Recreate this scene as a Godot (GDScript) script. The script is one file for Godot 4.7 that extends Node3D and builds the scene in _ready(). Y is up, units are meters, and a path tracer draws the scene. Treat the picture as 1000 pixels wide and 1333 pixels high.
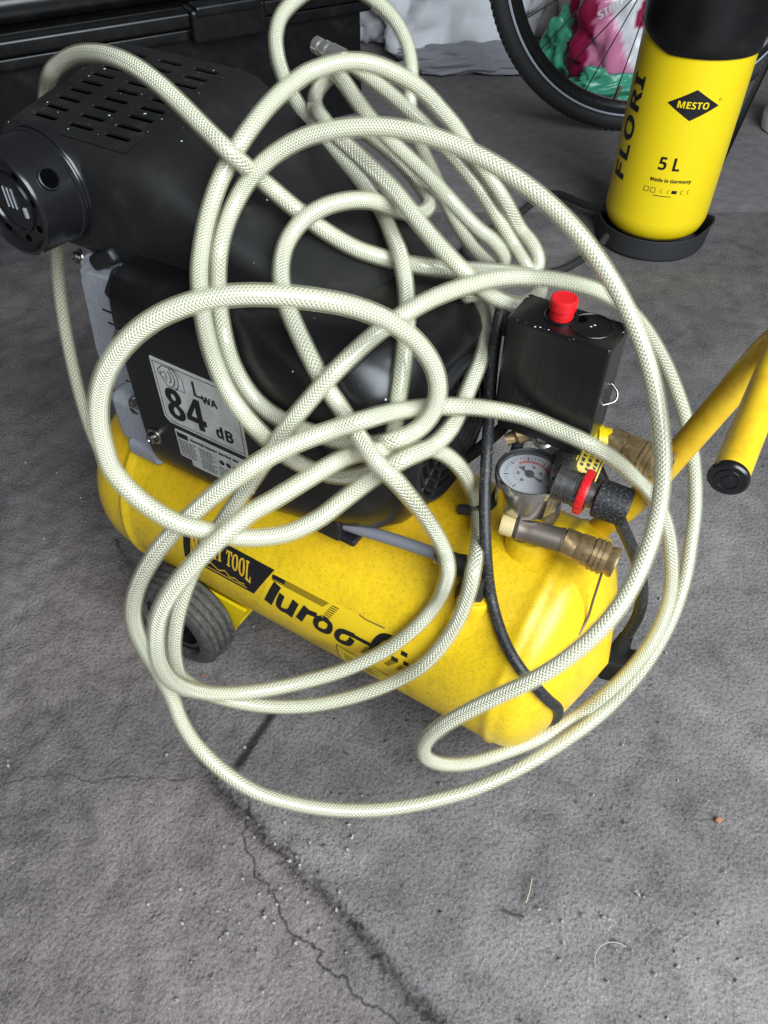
extends Node3D
# A small yellow air compressor under a loose coil of braided hose, on a rough concrete garage floor.

const CENTRE := Vector3(-0.0175, 0, -0.4437)      # the compressor's base point
const TURN := -32.0                                # its turn about the vertical, in degrees
const TANK_Y := 0.13
const TANK_R := 0.096

# ---------------------------------------------------------------- geometry helper
class Geo:
	var v := PackedVector3Array()
	var uv := PackedVector2Array()
	var uv2 := PackedVector2Array()
	var c := PackedColorArray()
	var ix := PackedInt32Array()
	var weld := []
	var tint := Color(1, 1, 1)
	func vert(p: Vector3, t := Vector2.ZERO) -> int:
		v.append(p); uv.append(t); c.append(tint)
		return v.size() - 1
	func tri(a: Vector3, b: Vector3, d: Vector3) -> void:
		var i := v.size()
		vert(a, Vector2(a.x, a.z)); vert(b, Vector2(b.x, b.z)); vert(d, Vector2(d.x, d.z))
		ix.append_array([i, i + 1, i + 2])
	func quad(a: Vector3, b: Vector3, d: Vector3, e: Vector3) -> void:
		var i := v.size()
		vert(a, Vector2(0, 0)); vert(b, Vector2(1, 0)); vert(d, Vector2(1, 1)); vert(e, Vector2(0, 1))
		ix.append_array([i, i + 1, i + 2, i, i + 2, i + 3])
	func grid(rows: Array, wrap := false, us := 1.0, vs := 1.0) -> void:
		var base := v.size()
		var n: int = rows[0].size()
		var w := n + (1 if wrap else 0)
		for r in rows.size():
			var row: PackedVector3Array = rows[r]
			for k in w:
				v.append(row[k % n]); uv.append(Vector2(us * k / float(w - 1), vs * r / float(maxi(rows.size() - 1, 1)))); c.append(tint)
			if wrap:
				weld.append(Vector2i(base + r * w, base + r * w + n))
		for r in rows.size() - 1:
			for k in w - 1:
				var a := base + r * w + k
				ix.append_array([a, a + 1, a + w + 1, a, a + w + 1, a + w])
	func fan(row: PackedVector3Array, flip := false) -> void:
		var m := Vector3.ZERO
		for p in row: m += p
		m /= row.size()
		var b := v.size()
		vert(m)
		for p in row: vert(p)
		for k in row.size():
			var q := (k + 1) % row.size()
			if flip: ix.append_array([b, b + 1 + q, b + 1 + k])
			else: ix.append_array([b, b + 1 + k, b + 1 + q])
	func rbox(at: Basis, o: Vector3, s: Vector3, r: float) -> void:
		var h := s / 2.0 - Vector3(r, r, r)
		var an := [-45.0, -22.5, 0.0, 0.0, 22.5, 45.0]
		for ax in 3:
			for sg in [-1.0, 1.0]:
				var rows := []
				for i in 6:
					var row := PackedVector3Array()
					for j in 6:
						var d := Vector3.ZERO
						d[ax] = sg
						d[(ax + 1) % 3] = tan(deg_to_rad(an[i]))
						d[(ax + 2) % 3] = tan(deg_to_rad(an[j])) * sg
						d = d.normalized() * r
						var q := Vector3.ZERO
						q[ax] = sg * h[ax]
						q[(ax + 1) % 3] = h[(ax + 1) % 3] * (-1.0 if i < 3 else 1.0)
						q[(ax + 2) % 3] = h[(ax + 2) % 3] * (-1.0 if j < 3 else 1.0) * sg
						row.append(o + at * (q + d))
					rows.append(row)
				grid(rows)
	# profile: Vector2(along the axis, radius); corners sharper than about 35 degrees stay sharp
	func lathe(at: Transform3D, prof: Array, n := 32, wob := 0.0) -> void:
		var run := [prof[0]]
		for k in range(1, prof.size()):
			run.append(prof[k])
			var cut := k == prof.size() - 1
			if not cut:
				var d1: Vector2 = (prof[k] - prof[k - 1]).normalized()
				var d2: Vector2 = (prof[k + 1] - prof[k]).normalized()
				cut = d1.dot(d2) < 0.8
			if cut:
				var rows := []
				for q in run:
					var row := PackedVector3Array()
					for j in n:
						var a := TAU * j / n
						var rr: float = q.y * (1.0 + wob * (1.0 if j % 2 else -1.0))
						row.append(at * Vector3(q.x, cos(a) * rr, sin(a) * rr))
					rows.append(row)
				grid(rows, true)
				run = [prof[k]]
	func tube(pts: PackedVector3Array, rad: float, n := 12, caps := true, per := 0.03) -> void:
		var rows := []
		var len := 0.0
		var up := Vector3.UP
		var t0 := (pts[1] - pts[0]).normalized()
		if absf(t0.dot(up)) > 0.9: up = Vector3.RIGHT
		var x := t0.cross(up).normalized()
		for i in pts.size():
			var t: Vector3 = (pts[mini(i + 1, pts.size() - 1)] - pts[maxi(i - 1, 0)]).normalized()
			x = (x - t * x.dot(t)).normalized()
			var y := t.cross(x)
			if i > 0: len += pts[i].distance_to(pts[i - 1])
			var row := PackedVector3Array()
			for j in n:
				var a := TAU * j / n
				row.append(pts[i] + (x * cos(a) + y * sin(a)) * rad)
			rows.append(row)
		grid(rows, true, 1.0, len / per)
		if caps:
			fan(rows[0], true); fan(rows[-1])
	func prism(at: Transform3D, poly: PackedVector2Array, depth: float) -> void:
		var top := PackedVector3Array()
		var bot := PackedVector3Array()
		for p in poly:
			top.append(at * Vector3(p.x, p.y, depth)); bot.append(at * Vector3(p.x, p.y, 0))
		var t := Geometry2D.triangulate_polygon(poly)
		for k in range(0, t.size(), 3):
			tri(top[t[k]], top[t[k + 2]], top[t[k + 1]])
			tri(bot[t[k]], bot[t[k + 1]], bot[t[k + 2]])
		for k in poly.size():
			var q := (k + 1) % poly.size()
			quad(bot[k], bot[q], top[q], top[k])
	func mesh() -> ArrayMesh:
		var n := PackedVector3Array()
		n.resize(v.size())
		for k in range(0, ix.size(), 3):
			var a := v[ix[k]]
			var f := (v[ix[k + 2]] - a).cross(v[ix[k + 1]] - a)
			n[ix[k]] += f; n[ix[k + 1]] += f; n[ix[k + 2]] += f
		for w in weld:
			var s: Vector3 = n[w.x] + n[w.y]
			n[w.x] = s; n[w.y] = s
		for k in n.size():
			n[k] = n[k].normalized() if n[k].length_squared() > 1e-24 else Vector3.UP
		var a := []
		a.resize(Mesh.ARRAY_MAX)
		a[Mesh.ARRAY_VERTEX] = v; a[Mesh.ARRAY_NORMAL] = n; a[Mesh.ARRAY_TEX_UV] = uv; a[Mesh.ARRAY_COLOR] = c; a[Mesh.ARRAY_INDEX] = ix
		if uv2.size() == v.size(): a[Mesh.ARRAY_TEX_UV2] = uv2
		var m := ArrayMesh.new()
		m.add_surface_from_arrays(Mesh.PRIMITIVE_TRIANGLES, a)
		return m

# ---------------------------------------------------------------- scene helpers
var M := {}
var used := {}

func numbered(called: String) -> String:
	used[called] = used.get(called, -1) + 1
	return called if used[called] == 0 else "%s_%03d" % [called, used[called]]

func obj(called: String, g, m: Material, parent: Node = self) -> MeshInstance3D:
	var o := MeshInstance3D.new()
	o.name = numbered(called) if parent == self else called
	o.mesh = g.mesh() if g is Geo else g
	o.material_override = m
	o.cast_shadow = GeometryInstance3D.SHADOW_CASTING_SETTING_ON
	parent.add_child(o, true)
	return o

func thing(called: String, label: String, category: String, at := Vector3.ZERO, turn := 0.0, group := "") -> Node3D:
	var o := Node3D.new()
	o.name = numbered(called)
	add_child(o, true)
	o.position = at
	o.rotation_degrees.y = turn
	tag(o, label, category, group)
	return o

func tag(o: Node, label: String, category: String, group := "") -> Node:
	o.set_meta("label", label); o.set_meta("category", category)
	if group: o.set_meta("group", group)
	return o

func lin(r: float, g: float, b: float) -> Color:
	return Color(r, g, b).linear_to_srgb()

func mat(col: Color, rough := 0.5, metal := 0.0) -> StandardMaterial3D:
	var m := StandardMaterial3D.new()
	m.albedo_color = col.linear_to_srgb()
	m.roughness = rough
	m.metallic = metal
	return m

func noise_tex(size: int, freq: float, seed_: int, ramp: Array, kind := FastNoiseLite.TYPE_SIMPLEX_SMOOTH, oct := 4) -> NoiseTexture2D:
	var n := FastNoiseLite.new()
	n.noise_type = kind
	n.seed = seed_
	n.frequency = freq
	n.fractal_octaves = oct
	var t := NoiseTexture2D.new()
	t.width = size; t.height = size
	t.seamless = true
	t.noise = n
	if ramp.size():
		var g := Gradient.new()
		var o := PackedFloat32Array()
		var c := PackedColorArray()
		for r in ramp:
			o.append(r[0]); c.append(r[1])
		g.offsets = o; g.colors = c
		t.color_ramp = g
	return t

func noise_bytes(size: int, freq: float, seed_: int, kind := FastNoiseLite.TYPE_SIMPLEX_SMOOTH, oct := 4, gain := 0.5) -> PackedByteArray:
	var n := FastNoiseLite.new()
	n.noise_type = kind
	n.seed = seed_
	n.frequency = freq
	n.fractal_octaves = oct
	n.fractal_gain = gain
	var im := n.get_seamless_image(size, size)
	im.convert(Image.FORMAT_L8)
	return im.get_data()

func tri_tex(m: StandardMaterial3D, per_metre: float) -> StandardMaterial3D:
	m.uv1_triplanar = true
	m.uv1_scale = Vector3.ONE * per_metre
	return m

func smooth_path(p: PackedVector3Array, sub: int) -> PackedVector3Array:
	var out := PackedVector3Array()
	for i in p.size() - 1:
		var a := p[maxi(i - 1, 0)]
		var d := p[mini(i + 2, p.size() - 1)]
		for k in sub:
			out.append(p[i].cubic_interpolate(p[i + 1], a, d, k / float(sub)))
	out.append(p[-1])
	return out

func cut_tri(g: Geo, a: Vector3, b: Vector3, d: Vector3, place: Callable, deep: int) -> void:
	var ab := a.distance_to(b)
	var bd := b.distance_to(d)
	var da := d.distance_to(a)
	var most := maxf(ab, maxf(bd, da))
	if most < 0.006 or deep > 7:
		g.tri(place.call(a), place.call(b), place.call(d))
	elif ab == most:
		cut_tri(g, a, (a + b) / 2.0, d, place, deep + 1); cut_tri(g, (a + b) / 2.0, b, d, place, deep + 1)
	elif bd == most:
		cut_tri(g, b, (b + d) / 2.0, a, place, deep + 1); cut_tri(g, (b + d) / 2.0, d, a, place, deep + 1)
	else:
		cut_tri(g, d, (d + a) / 2.0, b, place, deep + 1); cut_tri(g, (d + a) / 2.0, a, b, place, deep + 1)

# lettering of a given width and height; place maps (x, y, z) of the flat text to where it stands
func letters(text: String, font: String, weight: int, w: float, h: float, place: Callable, depth := 0.0004) -> ArrayMesh:
	var f := SystemFont.new()
	f.font_names = PackedStringArray([font])
	f.font_weight = weight
	var t := TextMesh.new()
	t.text = text
	t.font = f
	t.font_size = 64
	t.pixel_size = 0.01
	t.depth = 0.1
	t.curve_step = 2.0
	var a := t.get_mesh_arrays()
	var p: PackedVector3Array = a[Mesh.ARRAY_VERTEX]
	var lo := Vector3(1e9, 1e9, 1e9)
	var hi := -lo
	for q in p:
		lo = lo.min(q); hi = hi.max(q)
	var g := Geo.new()
	var sc := Vector3(w / (hi.x - lo.x), h / (hi.y - lo.y), depth / maxf(hi.z - lo.z, 1e-6))
	var ids: PackedInt32Array = a[Mesh.ARRAY_INDEX] if a[Mesh.ARRAY_INDEX] != null else PackedInt32Array(range(p.size()))
	for k in range(0, ids.size(), 3):
		cut_tri(g, (p[ids[k]] - lo) * sc, (p[ids[k + 1]] - lo) * sc, (p[ids[k + 2]] - lo) * sc, place, 0)
	return g.mesh()

# a stroke of even width along a flat path, laid on a surface by place
func stroke(g: Geo, pts_: Array, w: float, place: Callable, z := 0.0004, soft := 0) -> void:
	var pts := pts_
	for k in soft:
		var cut := [pts[0]]
		for i in pts.size() - 1:
			if i > 0: cut.append(pts[i].lerp(pts[i + 1], 0.25))
			if i < pts.size() - 2: cut.append(pts[i].lerp(pts[i + 1], 0.75))
		cut.append(pts[-1])
		pts = cut
	var dense := []
	for i in pts.size() - 1:
		var n := maxi(1, int(ceil(pts[i].distance_to(pts[i + 1]) / 0.004)))
		for k in n: dense.append(pts[i].lerp(pts[i + 1], k / float(n)))
	dense.append(pts[-1])
	var l := PackedVector3Array()
	var r := PackedVector3Array()
	for i in dense.size():
		var d: Vector2 = (dense[mini(i + 1, dense.size() - 1)] - dense[maxi(i - 1, 0)]).normalized()
		var s := Vector2(-d.y, d.x) * w / 2.0
		l.append(place.call(Vector3(dense[i].x + s.x, dense[i].y + s.y, z)))
		r.append(place.call(Vector3(dense[i].x - s.x, dense[i].y - s.y, z)))
	g.grid([l, r])

func patch(g: Geo, a: Vector2, b: Vector2, d: Vector2, e: Vector2, place: Callable, z := 0.0003, n := 10) -> void:
	var rows := []
	for i in n + 1:
		var row := PackedVector3Array()
		var s := a.lerp(e, i / float(n))
		var t := b.lerp(d, i / float(n))
		for k in n + 1:
			var q := s.lerp(t, k / float(n))
			row.append(place.call(Vector3(q.x, q.y, z)))
		rows.append(row)
	g.grid(rows)

func hex_bolt(parent: Node, at: Vector3, dir: Vector3, r: float, called := "bolt") -> void:
	var g := Geo.new()
	var y := dir.cross(Vector3.UP if absf(dir.y) < 0.9 else Vector3.RIGHT).normalized()
	var b := Transform3D(Basis(dir, y, dir.cross(y)), at)
	g.lathe(b, [Vector2(0, 0.0001), Vector2(0, r * 1.55), Vector2(r * 0.25, r * 1.5), Vector2(r * 0.35, r * 1.05)], 20)
	g.lathe(b, [Vector2(r * 0.3, r), Vector2(r * 1.15, r), Vector2(r * 1.3, r * 0.85), Vector2(r * 1.3, r * 0.6), Vector2(r * 1.12, r * 0.5), Vector2(r * 1.12, 0.0001)], 6)
	obj(called, g, M.steel, parent)

func on_tank(x: float, deg: float, lift := 0.0) -> Vector3:
	var a := deg_to_rad(deg)
	return Vector3(x, TANK_Y + (TANK_R + lift) * sin(a), (TANK_R + lift) * cos(a))

func tank_place(q: Vector3) -> Vector3:      # x along the tank, y the height round it in metres from its front line
	return on_tank(q.x, rad_to_deg(q.y / TANK_R), q.z)

# ---------------------------------------------------------------- materials
func make_materials() -> void:
	M.steel = mat(Color(0.62, 0.6, 0.57), 0.28, 1.0)
	M.steel.albedo_texture = noise_tex(256, 0.03, 31, [[0.0, Color(0.55, 0.5, 0.45)], [0.45, Color(0.85, 0.84, 0.82)], [1.0, Color(1, 1, 1)]])
	tri_tex(M.steel, 18.0)
	M.chrome = mat(Color(0.55, 0.54, 0.52), 0.2, 1.0)
	M.zinc = mat(Color(0.30, 0.30, 0.31), 0.42, 0.85)
	M.zinc.albedo_texture = M.steel.albedo_texture
	tri_tex(M.zinc, 25.0)
	M.cast = mat(Color(0.40, 0.42, 0.46), 0.5, 0.1)
	M.cast.albedo_texture = noise_tex(256, 0.06, 33, [[0.0, Color(0.86, 0.85, 0.84)], [1.0, Color(1, 1, 1)]])
	tri_tex(M.cast, 14.0)
	M.brass = mat(Color(0.50, 0.38, 0.21), 0.40, 0.7)
	M.nickel = mat(Color(0.6, 0.58, 0.55), 0.3, 0.88)
	M.brass.albedo_texture = noise_tex(256, 0.04, 34, [[0.0, Color(0.72, 0.68, 0.64)], [0.5, Color(0.9, 0.87, 0.84)], [1.0, Color(1, 1, 1)]])
	tri_tex(M.brass, 22.0)
	M.bronze = mat(Color(0.17, 0.14, 0.115), 0.5, 0.6)
	M.dark_iron = mat(Color(0.055, 0.048, 0.042), 0.5, 0.5)
	# yellow paint, with brown grit
	var big := noise_bytes(1024, 0.006, 41, FastNoiseLite.TYPE_SIMPLEX_SMOOTH, 5)
	var fine := noise_bytes(1024, 0.16, 42, FastNoiseLite.TYPE_SIMPLEX_SMOOTH, 2)
	var mid := noise_bytes(1024, 0.035, 43, FastNoiseLite.TYPE_SIMPLEX_SMOOTH, 4)
	var d := PackedByteArray()
	d.resize(1024 * 1024 * 3)
	for k in 1024 * 1024:
		var b: float = big[k] / 255.0
		var f: float = fine[k] / 255.0
		var m: float = mid[k] / 255.0
		var dirt := clampf((f - 0.64) * 5.0, 0.0, 1.0) * clampf((m - 0.34) * 3.5, 0.0, 1.0) * 0.85
		dirt += clampf((b - 0.5) * 1.6, 0.0, 1.0) * 0.20 + clampf((m - 0.6) * 2.0, 0.0, 1.0) * 0.12
		dirt = clampf(dirt, 0.0, 0.9)
		d[k * 3] = int(lerpf(255, 120, dirt)); d[k * 3 + 1] = int(lerpf(255, 92, dirt)); d[k * 3 + 2] = int(lerpf(255, 150, dirt))
	var grime := ImageTexture.create_from_image(Image.create_from_data(1024, 1024, false, Image.FORMAT_RGB8, d))
	M.yellow = mat(Color(0.87, 0.585, 0.010), 0.40)
	M.yellow.albedo_texture = grime
	M.yellow.vertex_color_use_as_albedo = true
	tri_tex(M.yellow, 5.0)
	M.yellow.clearcoat_enabled = true
	M.yellow.clearcoat = 0.25
	M.yellow.clearcoat_roughness = 0.3
	M.yellow_tube = mat(Color(0.82, 0.52, 0.02), 0.3)
	M.yellow_tube.albedo_texture = noise_tex(512, 0.02, 44, [[0.0, Color(0.86, 0.8, 0.8)], [0.36, Color(0.93, 0.92, 0.9)], [1.0, Color(1, 1, 1)]])
	tri_tex(M.yellow_tube, 6.0)
	M.yellow_clean = mat(Color(0.92, 0.68, 0.008), 0.34)
	M.sticker = mat(Color(0.85, 0.57, 0.012), 0.3)
	# black plastics
	M.plastic = mat(Color(1, 1, 1), 0.36)
	M.plastic.albedo_texture = noise_tex(512, 0.012, 51, [[0.0, Color(0.046, 0.047, 0.053)], [0.5, Color(0.060, 0.060, 0.064)], [0.75, Color(0.088, 0.085, 0.082)], [1.0, Color(0.15, 0.143, 0.132)]], FastNoiseLite.TYPE_SIMPLEX_SMOOTH, 6)
	tri_tex(M.plastic, 3.2)
	M.plastic.roughness_texture = noise_tex(256, 0.05, 53, [[0.0, Color(0.75, 0.75, 0.75)], [1.0, Color(1, 1, 1)]])
	M.dusty = mat(Color(1, 1, 1), 0.62)
	M.dusty.albedo_texture = noise_tex(512, 0.014, 52, [[0.0, Color(0.060, 0.060, 0.060)], [0.5, Color(0.078, 0.076, 0.072)], [0.8, Color(0.115, 0.110, 0.102)], [1.0, Color(0.20, 0.19, 0.17)]], FastNoiseLite.TYPE_SIMPLEX_SMOOTH, 6)
	tri_tex(M.dusty, 4.0)
	M.gloss_black = mat(Color(0.009, 0.009, 0.010), 0.3)
	M.gloss_black.roughness_texture = noise_tex(256, 0.03, 54, [[0.0, Color(0.6, 0.6, 0.6)], [1.0, Color(1, 1, 1)]])
	tri_tex(M.gloss_black, 12.0)
	M.black = mat(Color(0.009, 0.009, 0.011), 0.5)
	M.void = mat(Color(0.002, 0.002, 0.002), 1.0)  # near-black that paints the dark inside slots and holes
	M.void.specular_mode = BaseMaterial3D.SPECULAR_DISABLED
	M.rubber = mat(Color(0.02, 0.02, 0.021), 0.7)
	M.cable = mat(Color(1, 1, 1), 0.5)
	M.cable.albedo_texture = noise_tex(512, 0.06, 55, [[0.0, Color(0.08, 0.085, 0.1)], [0.55, Color(0.12, 0.125, 0.14)], [0.66, Color(0.2, 0.195, 0.185)], [0.85, Color(0.5, 0.48, 0.45)], [1.0, Color(0.6, 0.57, 0.53)]], FastNoiseLite.TYPE_SIMPLEX_SMOOTH, 6)
	tri_tex(M.cable, 16.0)
	M.tyre_grey = mat(Color(0.13, 0.125, 0.118), 0.8)
	M.tyre_grey.albedo_texture = noise_tex(256, 0.04, 56, [[0.0, Color(0.5, 0.5, 0.5)], [0.6, Color(0.85, 0.83, 0.8)], [1.0, Color(1, 1, 1)]])
	tri_tex(M.tyre_grey, 14.0)
	M.red = mat(Color(0.62, 0.012, 0.016), 0.35)
	M.ink = mat(Color(0.008, 0.008, 0.009), 0.45)
	M.print_yellow = mat(Color(0.72, 0.44, 0.03), 0.4)
	M.silver = mat(Color(0.66, 0.67, 0.66), 0.4, 0.0)
	M.silver.albedo_texture = noise_tex(256, 0.02, 57, [[0.0, Color(0.85, 0.84, 0.8)], [1.0, Color(1, 1, 1)]])
	tri_tex(M.silver, 12.0)
	M.cream = mat(Color(0.58, 0.45, 0.22), 0.5)
	M.white = mat(Color(0.7, 0.7, 0.68), 0.5)
	M.grey_pipe = mat(Color(0.24, 0.24, 0.27), 0.5, 0.3)
	M.glass = StandardMaterial3D.new()
	M.glass.albedo_color = Color(1, 1, 1, 0.06)
	M.glass.transparency = BaseMaterial3D.TRANSPARENCY_ALPHA
	M.glass.roughness = 0.06
	# the hose: braided cords in a clear, milky skin
	var n := 512
	var hb := PackedByteArray()
	hb.resize(n * n)
	var cb := PackedByteArray()
	cb.resize(n * n * 3)
	for y in n:
		for x in n:
			var u := x / float(n)
			var w := y / float(n)
			var p := u * 10.0 + w * 16.0
			var q := u * 10.0 - w * 16.0
			var a := 1.0 - absf(2.0 * (p - floor(p)) - 1.0)
			var b := 1.0 - absf(2.0 * (q - floor(q)) - 1.0)
			a = sqrt(clampf((a - 0.22) / 0.78, 0.0, 1.0))
			b = sqrt(clampf((b - 0.22) / 0.78, 0.0, 1.0))
			var over := 0.18 * (1.0 if posmod(int(floor(p)) + int(floor(q)), 4) < 2 else -1.0)
			var h := maxf(a * (0.8 + over), b * (0.8 - over))
			hb[y * n + x] = int(255 * clampf(h, 0, 1))
			var k := (y * n + x) * 3
			var s := clampf(maxf(a, b) * 1.15, 0.0, 1.0)
			cb[k] = int(lerpf(218, 254, s)); cb[k + 1] = int(lerpf(218, 254, s)); cb[k + 2] = int(lerpf(186, 242, s))
	var hi := Image.create_from_data(n, n, false, Image.FORMAT_L8, hb)
	hi.convert(Image.FORMAT_RGBA8)
	hi.bump_map_to_normal_map(12.0)
	M.braid = mat(Color(0.90, 0.885, 0.82), 0.22)
	M.braid.backlight_enabled = true
	M.braid.backlight = Color(0.20, 0.205, 0.17)
	M.braid.albedo_texture = ImageTexture.create_from_image(Image.create_from_data(n, n, false, Image.FORMAT_RGB8, cb))
	M.braid.normal_enabled = true
	M.braid.normal_texture = ImageTexture.create_from_image(hi)
	M.braid.normal_scale = 2.0
	M.braid.metallic_specular = 0.9
	M.skin = StandardMaterial3D.new()
	M.skin.albedo_color = Color(lin(0.80, 0.775, 0.50), 0.16)
	M.skin.transparency = BaseMaterial3D.TRANSPARENCY_ALPHA
	M.skin.roughness = 0.10
	M.skin.metallic_specular = 0.4

# ---------------------------------------------------------------- floor
func stamp(h: PackedByteArray, a: PackedByteArray, w: int, hgt: int, pts: Array, rad: float, deep: int, dark: float, jag: float, rng: RandomNumberGenerator) -> void:
	for i in pts.size() - 1:
		var p: Vector2 = pts[i]
		var q: Vector2 = pts[i + 1]
		var n := int(p.distance_to(q) / 0.0006) + 1
		var off := 0.0
		var lean := (q - p).orthogonal().normalized()
		for k in n:
			off = clampf(off + rng.randf_range(-1, 1) * jag * 0.25, -jag, jag)
			var ends := sin(PI * k / float(n))
			var c := p.lerp(q, k / float(n)) + lean * off * ends
			var cx := (c.x + 0.9) / 1.8 * w
			var cy := (c.y + 1.35) / 1.55 * hgt
			var r := rad * rng.randf_range(0.6, 1.25)
			for yy in range(int(cy - r) - 1, int(cy + r) + 2):
				for xx in range(int(cx - r) - 1, int(cx + r) + 2):
					if xx < 0 or yy < 0 or xx >= w or yy >= hgt: continue
					var s := 1.0 - Vector2(xx - cx, yy - cy).length() / (r + 0.5)
					if s <= 0.0: continue
					var id := yy * w + xx
					h[id] = mini(h[id], maxi(0, int(h[id] - deep * s * 0.35))) if deep > 0 else mini(255, int(h[id] - deep * s * 0.2))
					for ch in 3:
						a[id * 3 + ch] = int(a[id * 3 + ch] * (1.0 - dark * s * 0.3))

func build_floor() -> void:
	var w := 2048
	var hgt := 1764
	var A := noise_bytes(1024, 0.02, 61, FastNoiseLite.TYPE_SIMPLEX_SMOOTH, 5)
	var B := noise_bytes(1024, 0.14, 62, FastNoiseLite.TYPE_SIMPLEX, 4, 0.6)
	var C := noise_bytes(1024, 0.004, 63, FastNoiseLite.TYPE_SIMPLEX_SMOOTH, 4)
	var D := noise_bytes(1024, 0.33, 66, FastNoiseLite.TYPE_SIMPLEX, 2, 0.6)
	var h := PackedByteArray()
	h.resize(w * hgt)
	var a := PackedByteArray()
	a.resize(w * hgt * 3)
	for y in hgt:
		var ya := (y & 1023) * 1024
		var yc := ((y / 2) & 1023) * 1024
		for x in w:
			var fa := A[ya + (x & 1023)]
			var fb := B[ya + (x & 1023)]
			var fc := C[yc + (x / 2)]
			var id := y * w + x
			var fd := D[ya + (x & 1023)]
			var ht := 20 + mini(fb, 132) * 0.55 + fb * 0.15 + fa * 0.14 + fd * 0.24
			h[id] = int(ht)
			var t := 0.775 + (fa - 128) * 0.0006 + (fc - 128) * 0.0012 + (mini(fb, 132) - 128) * 0.0011 + (fd - 128) * 0.0011
			var worn := clampf((C[((y * 5 / 4) & 1023) * 1024 + ((x + 300) & 1023)] + (fa - 128) * 0.35 - 134) * 0.035, 0.0, 1.0)
			t += worn * 0.036
			if fa < 92: t -= (92 - fa) * 0.0007
			if fd > 226: t += 0.13
			var warm := clampf((fc - 118) * 0.012, -0.6, 0.6)
			a[id * 3] = int(clampf(t * (143.0 + warm * 2.0), 0, 255)); a[id * 3 + 1] = int(clampf(t * 136.5, 0, 255)); a[id * 3 + 2] = int(clampf(t * (134.5 - warm * 2.0), 0, 255))
	var rng := RandomNumberGenerator.new()
	rng.seed = 5
	var groove := [Vector2(-0.301, -0.567), Vector2(-0.251, -0.472), Vector2(-0.185, -0.345), Vector2(-0.145, -0.281), Vector2(-0.114, -0.257), Vector2(-0.084, -0.226), Vector2(-0.049, -0.195), Vector2(-0.023, -0.171), Vector2(0.006, -0.14), Vector2(0.035, -0.111), Vector2(0.09, -0.06)]
	stamp(h, a, w, hgt, groove, 7.0, 3, 0.006, 0.006, rng)
	for k in 4: stamp(h, a, w, hgt, groove, 1.6, 16, 0.09, 0.007, rng)
	for k in 420:
		var seg := rng.randi_range(1, groove.size() - 2)
		var mid: Vector2 = groove[seg].lerp(groove[seg + 1], rng.randf()) + Vector2(rng.randfn(0, 0.0035), rng.randfn(0, 0.003))
		stamp(h, a, w, hgt, [mid, mid + Vector2(rng.randfn(0, 0.003), rng.randfn(0, 0.003))], rng.randf_range(0.6, 2.0), 40, 0.20, 0.0, rng)
	var crack := [Vector2(-0.119, -0.276), Vector2(-0.115, -0.259), Vector2(-0.115, -0.23), Vector2(-0.105, -0.208), Vector2(-0.084, -0.188), Vector2(-0.07, -0.165), Vector2(-0.048, -0.155), Vector2(-0.046, -0.143), Vector2(-0.028, -0.137), Vector2(-0.015, -0.12), Vector2(0.009, -0.108), Vector2(0.031, -0.095), Vector2(0.06, -0.07)]
	stamp(h, a, w, hgt, crack, 0.8, 120, 1.2, 0.004, rng)
	stamp(h, a, w, hgt, [Vector2(-0.38, -0.275), Vector2(-0.326, -0.285), Vector2(-0.304, -0.291), Vector2(-0.277, -0.293), Vector2(-0.254, -0.285), Vector2(-0.219, -0.291), Vector2(-0.182, -0.287), Vector2(-0.164, -0.295)], 0.55, 70, 0.9, 0.003, rng)
	stamp(h, a, w, hgt, [Vector2(-0.101, -0.36), Vector2(-0.117, -0.328), Vector2(-0.131, -0.3)], 6.0, 40, 0.35, 0.002, rng)
	for s in [[Vector2(-0.021, -0.334), 0.02, 26], [Vector2(0.004, -0.342), 0.016, 22], [Vector2(0.187, -0.25), 0.012, 26], [Vector2(0.115, -0.19), 0.006, 8], [Vector2(0.19, -0.165), 0.018, 24], [Vector2(0.263, -0.373), 0.008, 8], [Vector2(-0.085, -0.222), 0.012, 20], [Vector2(0.0, -0.15), 0.05, 30], [Vector2(-0.2, -0.2), 0.12, 30], [Vector2(0.25, -0.25), 0.2, 40], [Vector2(-0.1, -0.4), 0.2, 40]]:
		for k in s[2]:
			var p: Vector2 = s[0] + Vector2(rng.randfn(0, 1), rng.randfn(0, 1)) * s[1]
			stamp(h, a, w, hgt, [p, p + Vector2(rng.randfn(0, 0.0016), rng.randfn(0, 0.0012))], rng.randf_range(0.7, 1.9), 60, 0.45, 0.0, rng)
	var m := mat(Color(1, 1, 1), 0.82)
	m.albedo_texture = ImageTexture.create_from_image(Image.create_from_data(w, hgt, false, Image.FORMAT_RGB8, a))
	m.heightmap_enabled = true
	m.heightmap_texture = ImageTexture.create_from_image(Image.create_from_data(w, hgt, false, Image.FORMAT_L8, h))
	m.heightmap_scale = 0.22
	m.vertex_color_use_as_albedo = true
	var near := Geo.new()
	var n := FastNoiseLite.new()
	n.seed = 9
	n.frequency = 9.0
	n.fractal_octaves = 4
	var lump := FastNoiseLite.new()
	lump.seed = 21
	lump.frequency = 52.0
	lump.fractal_octaves = 2
	var nx := 400
	var nz := 344
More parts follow.
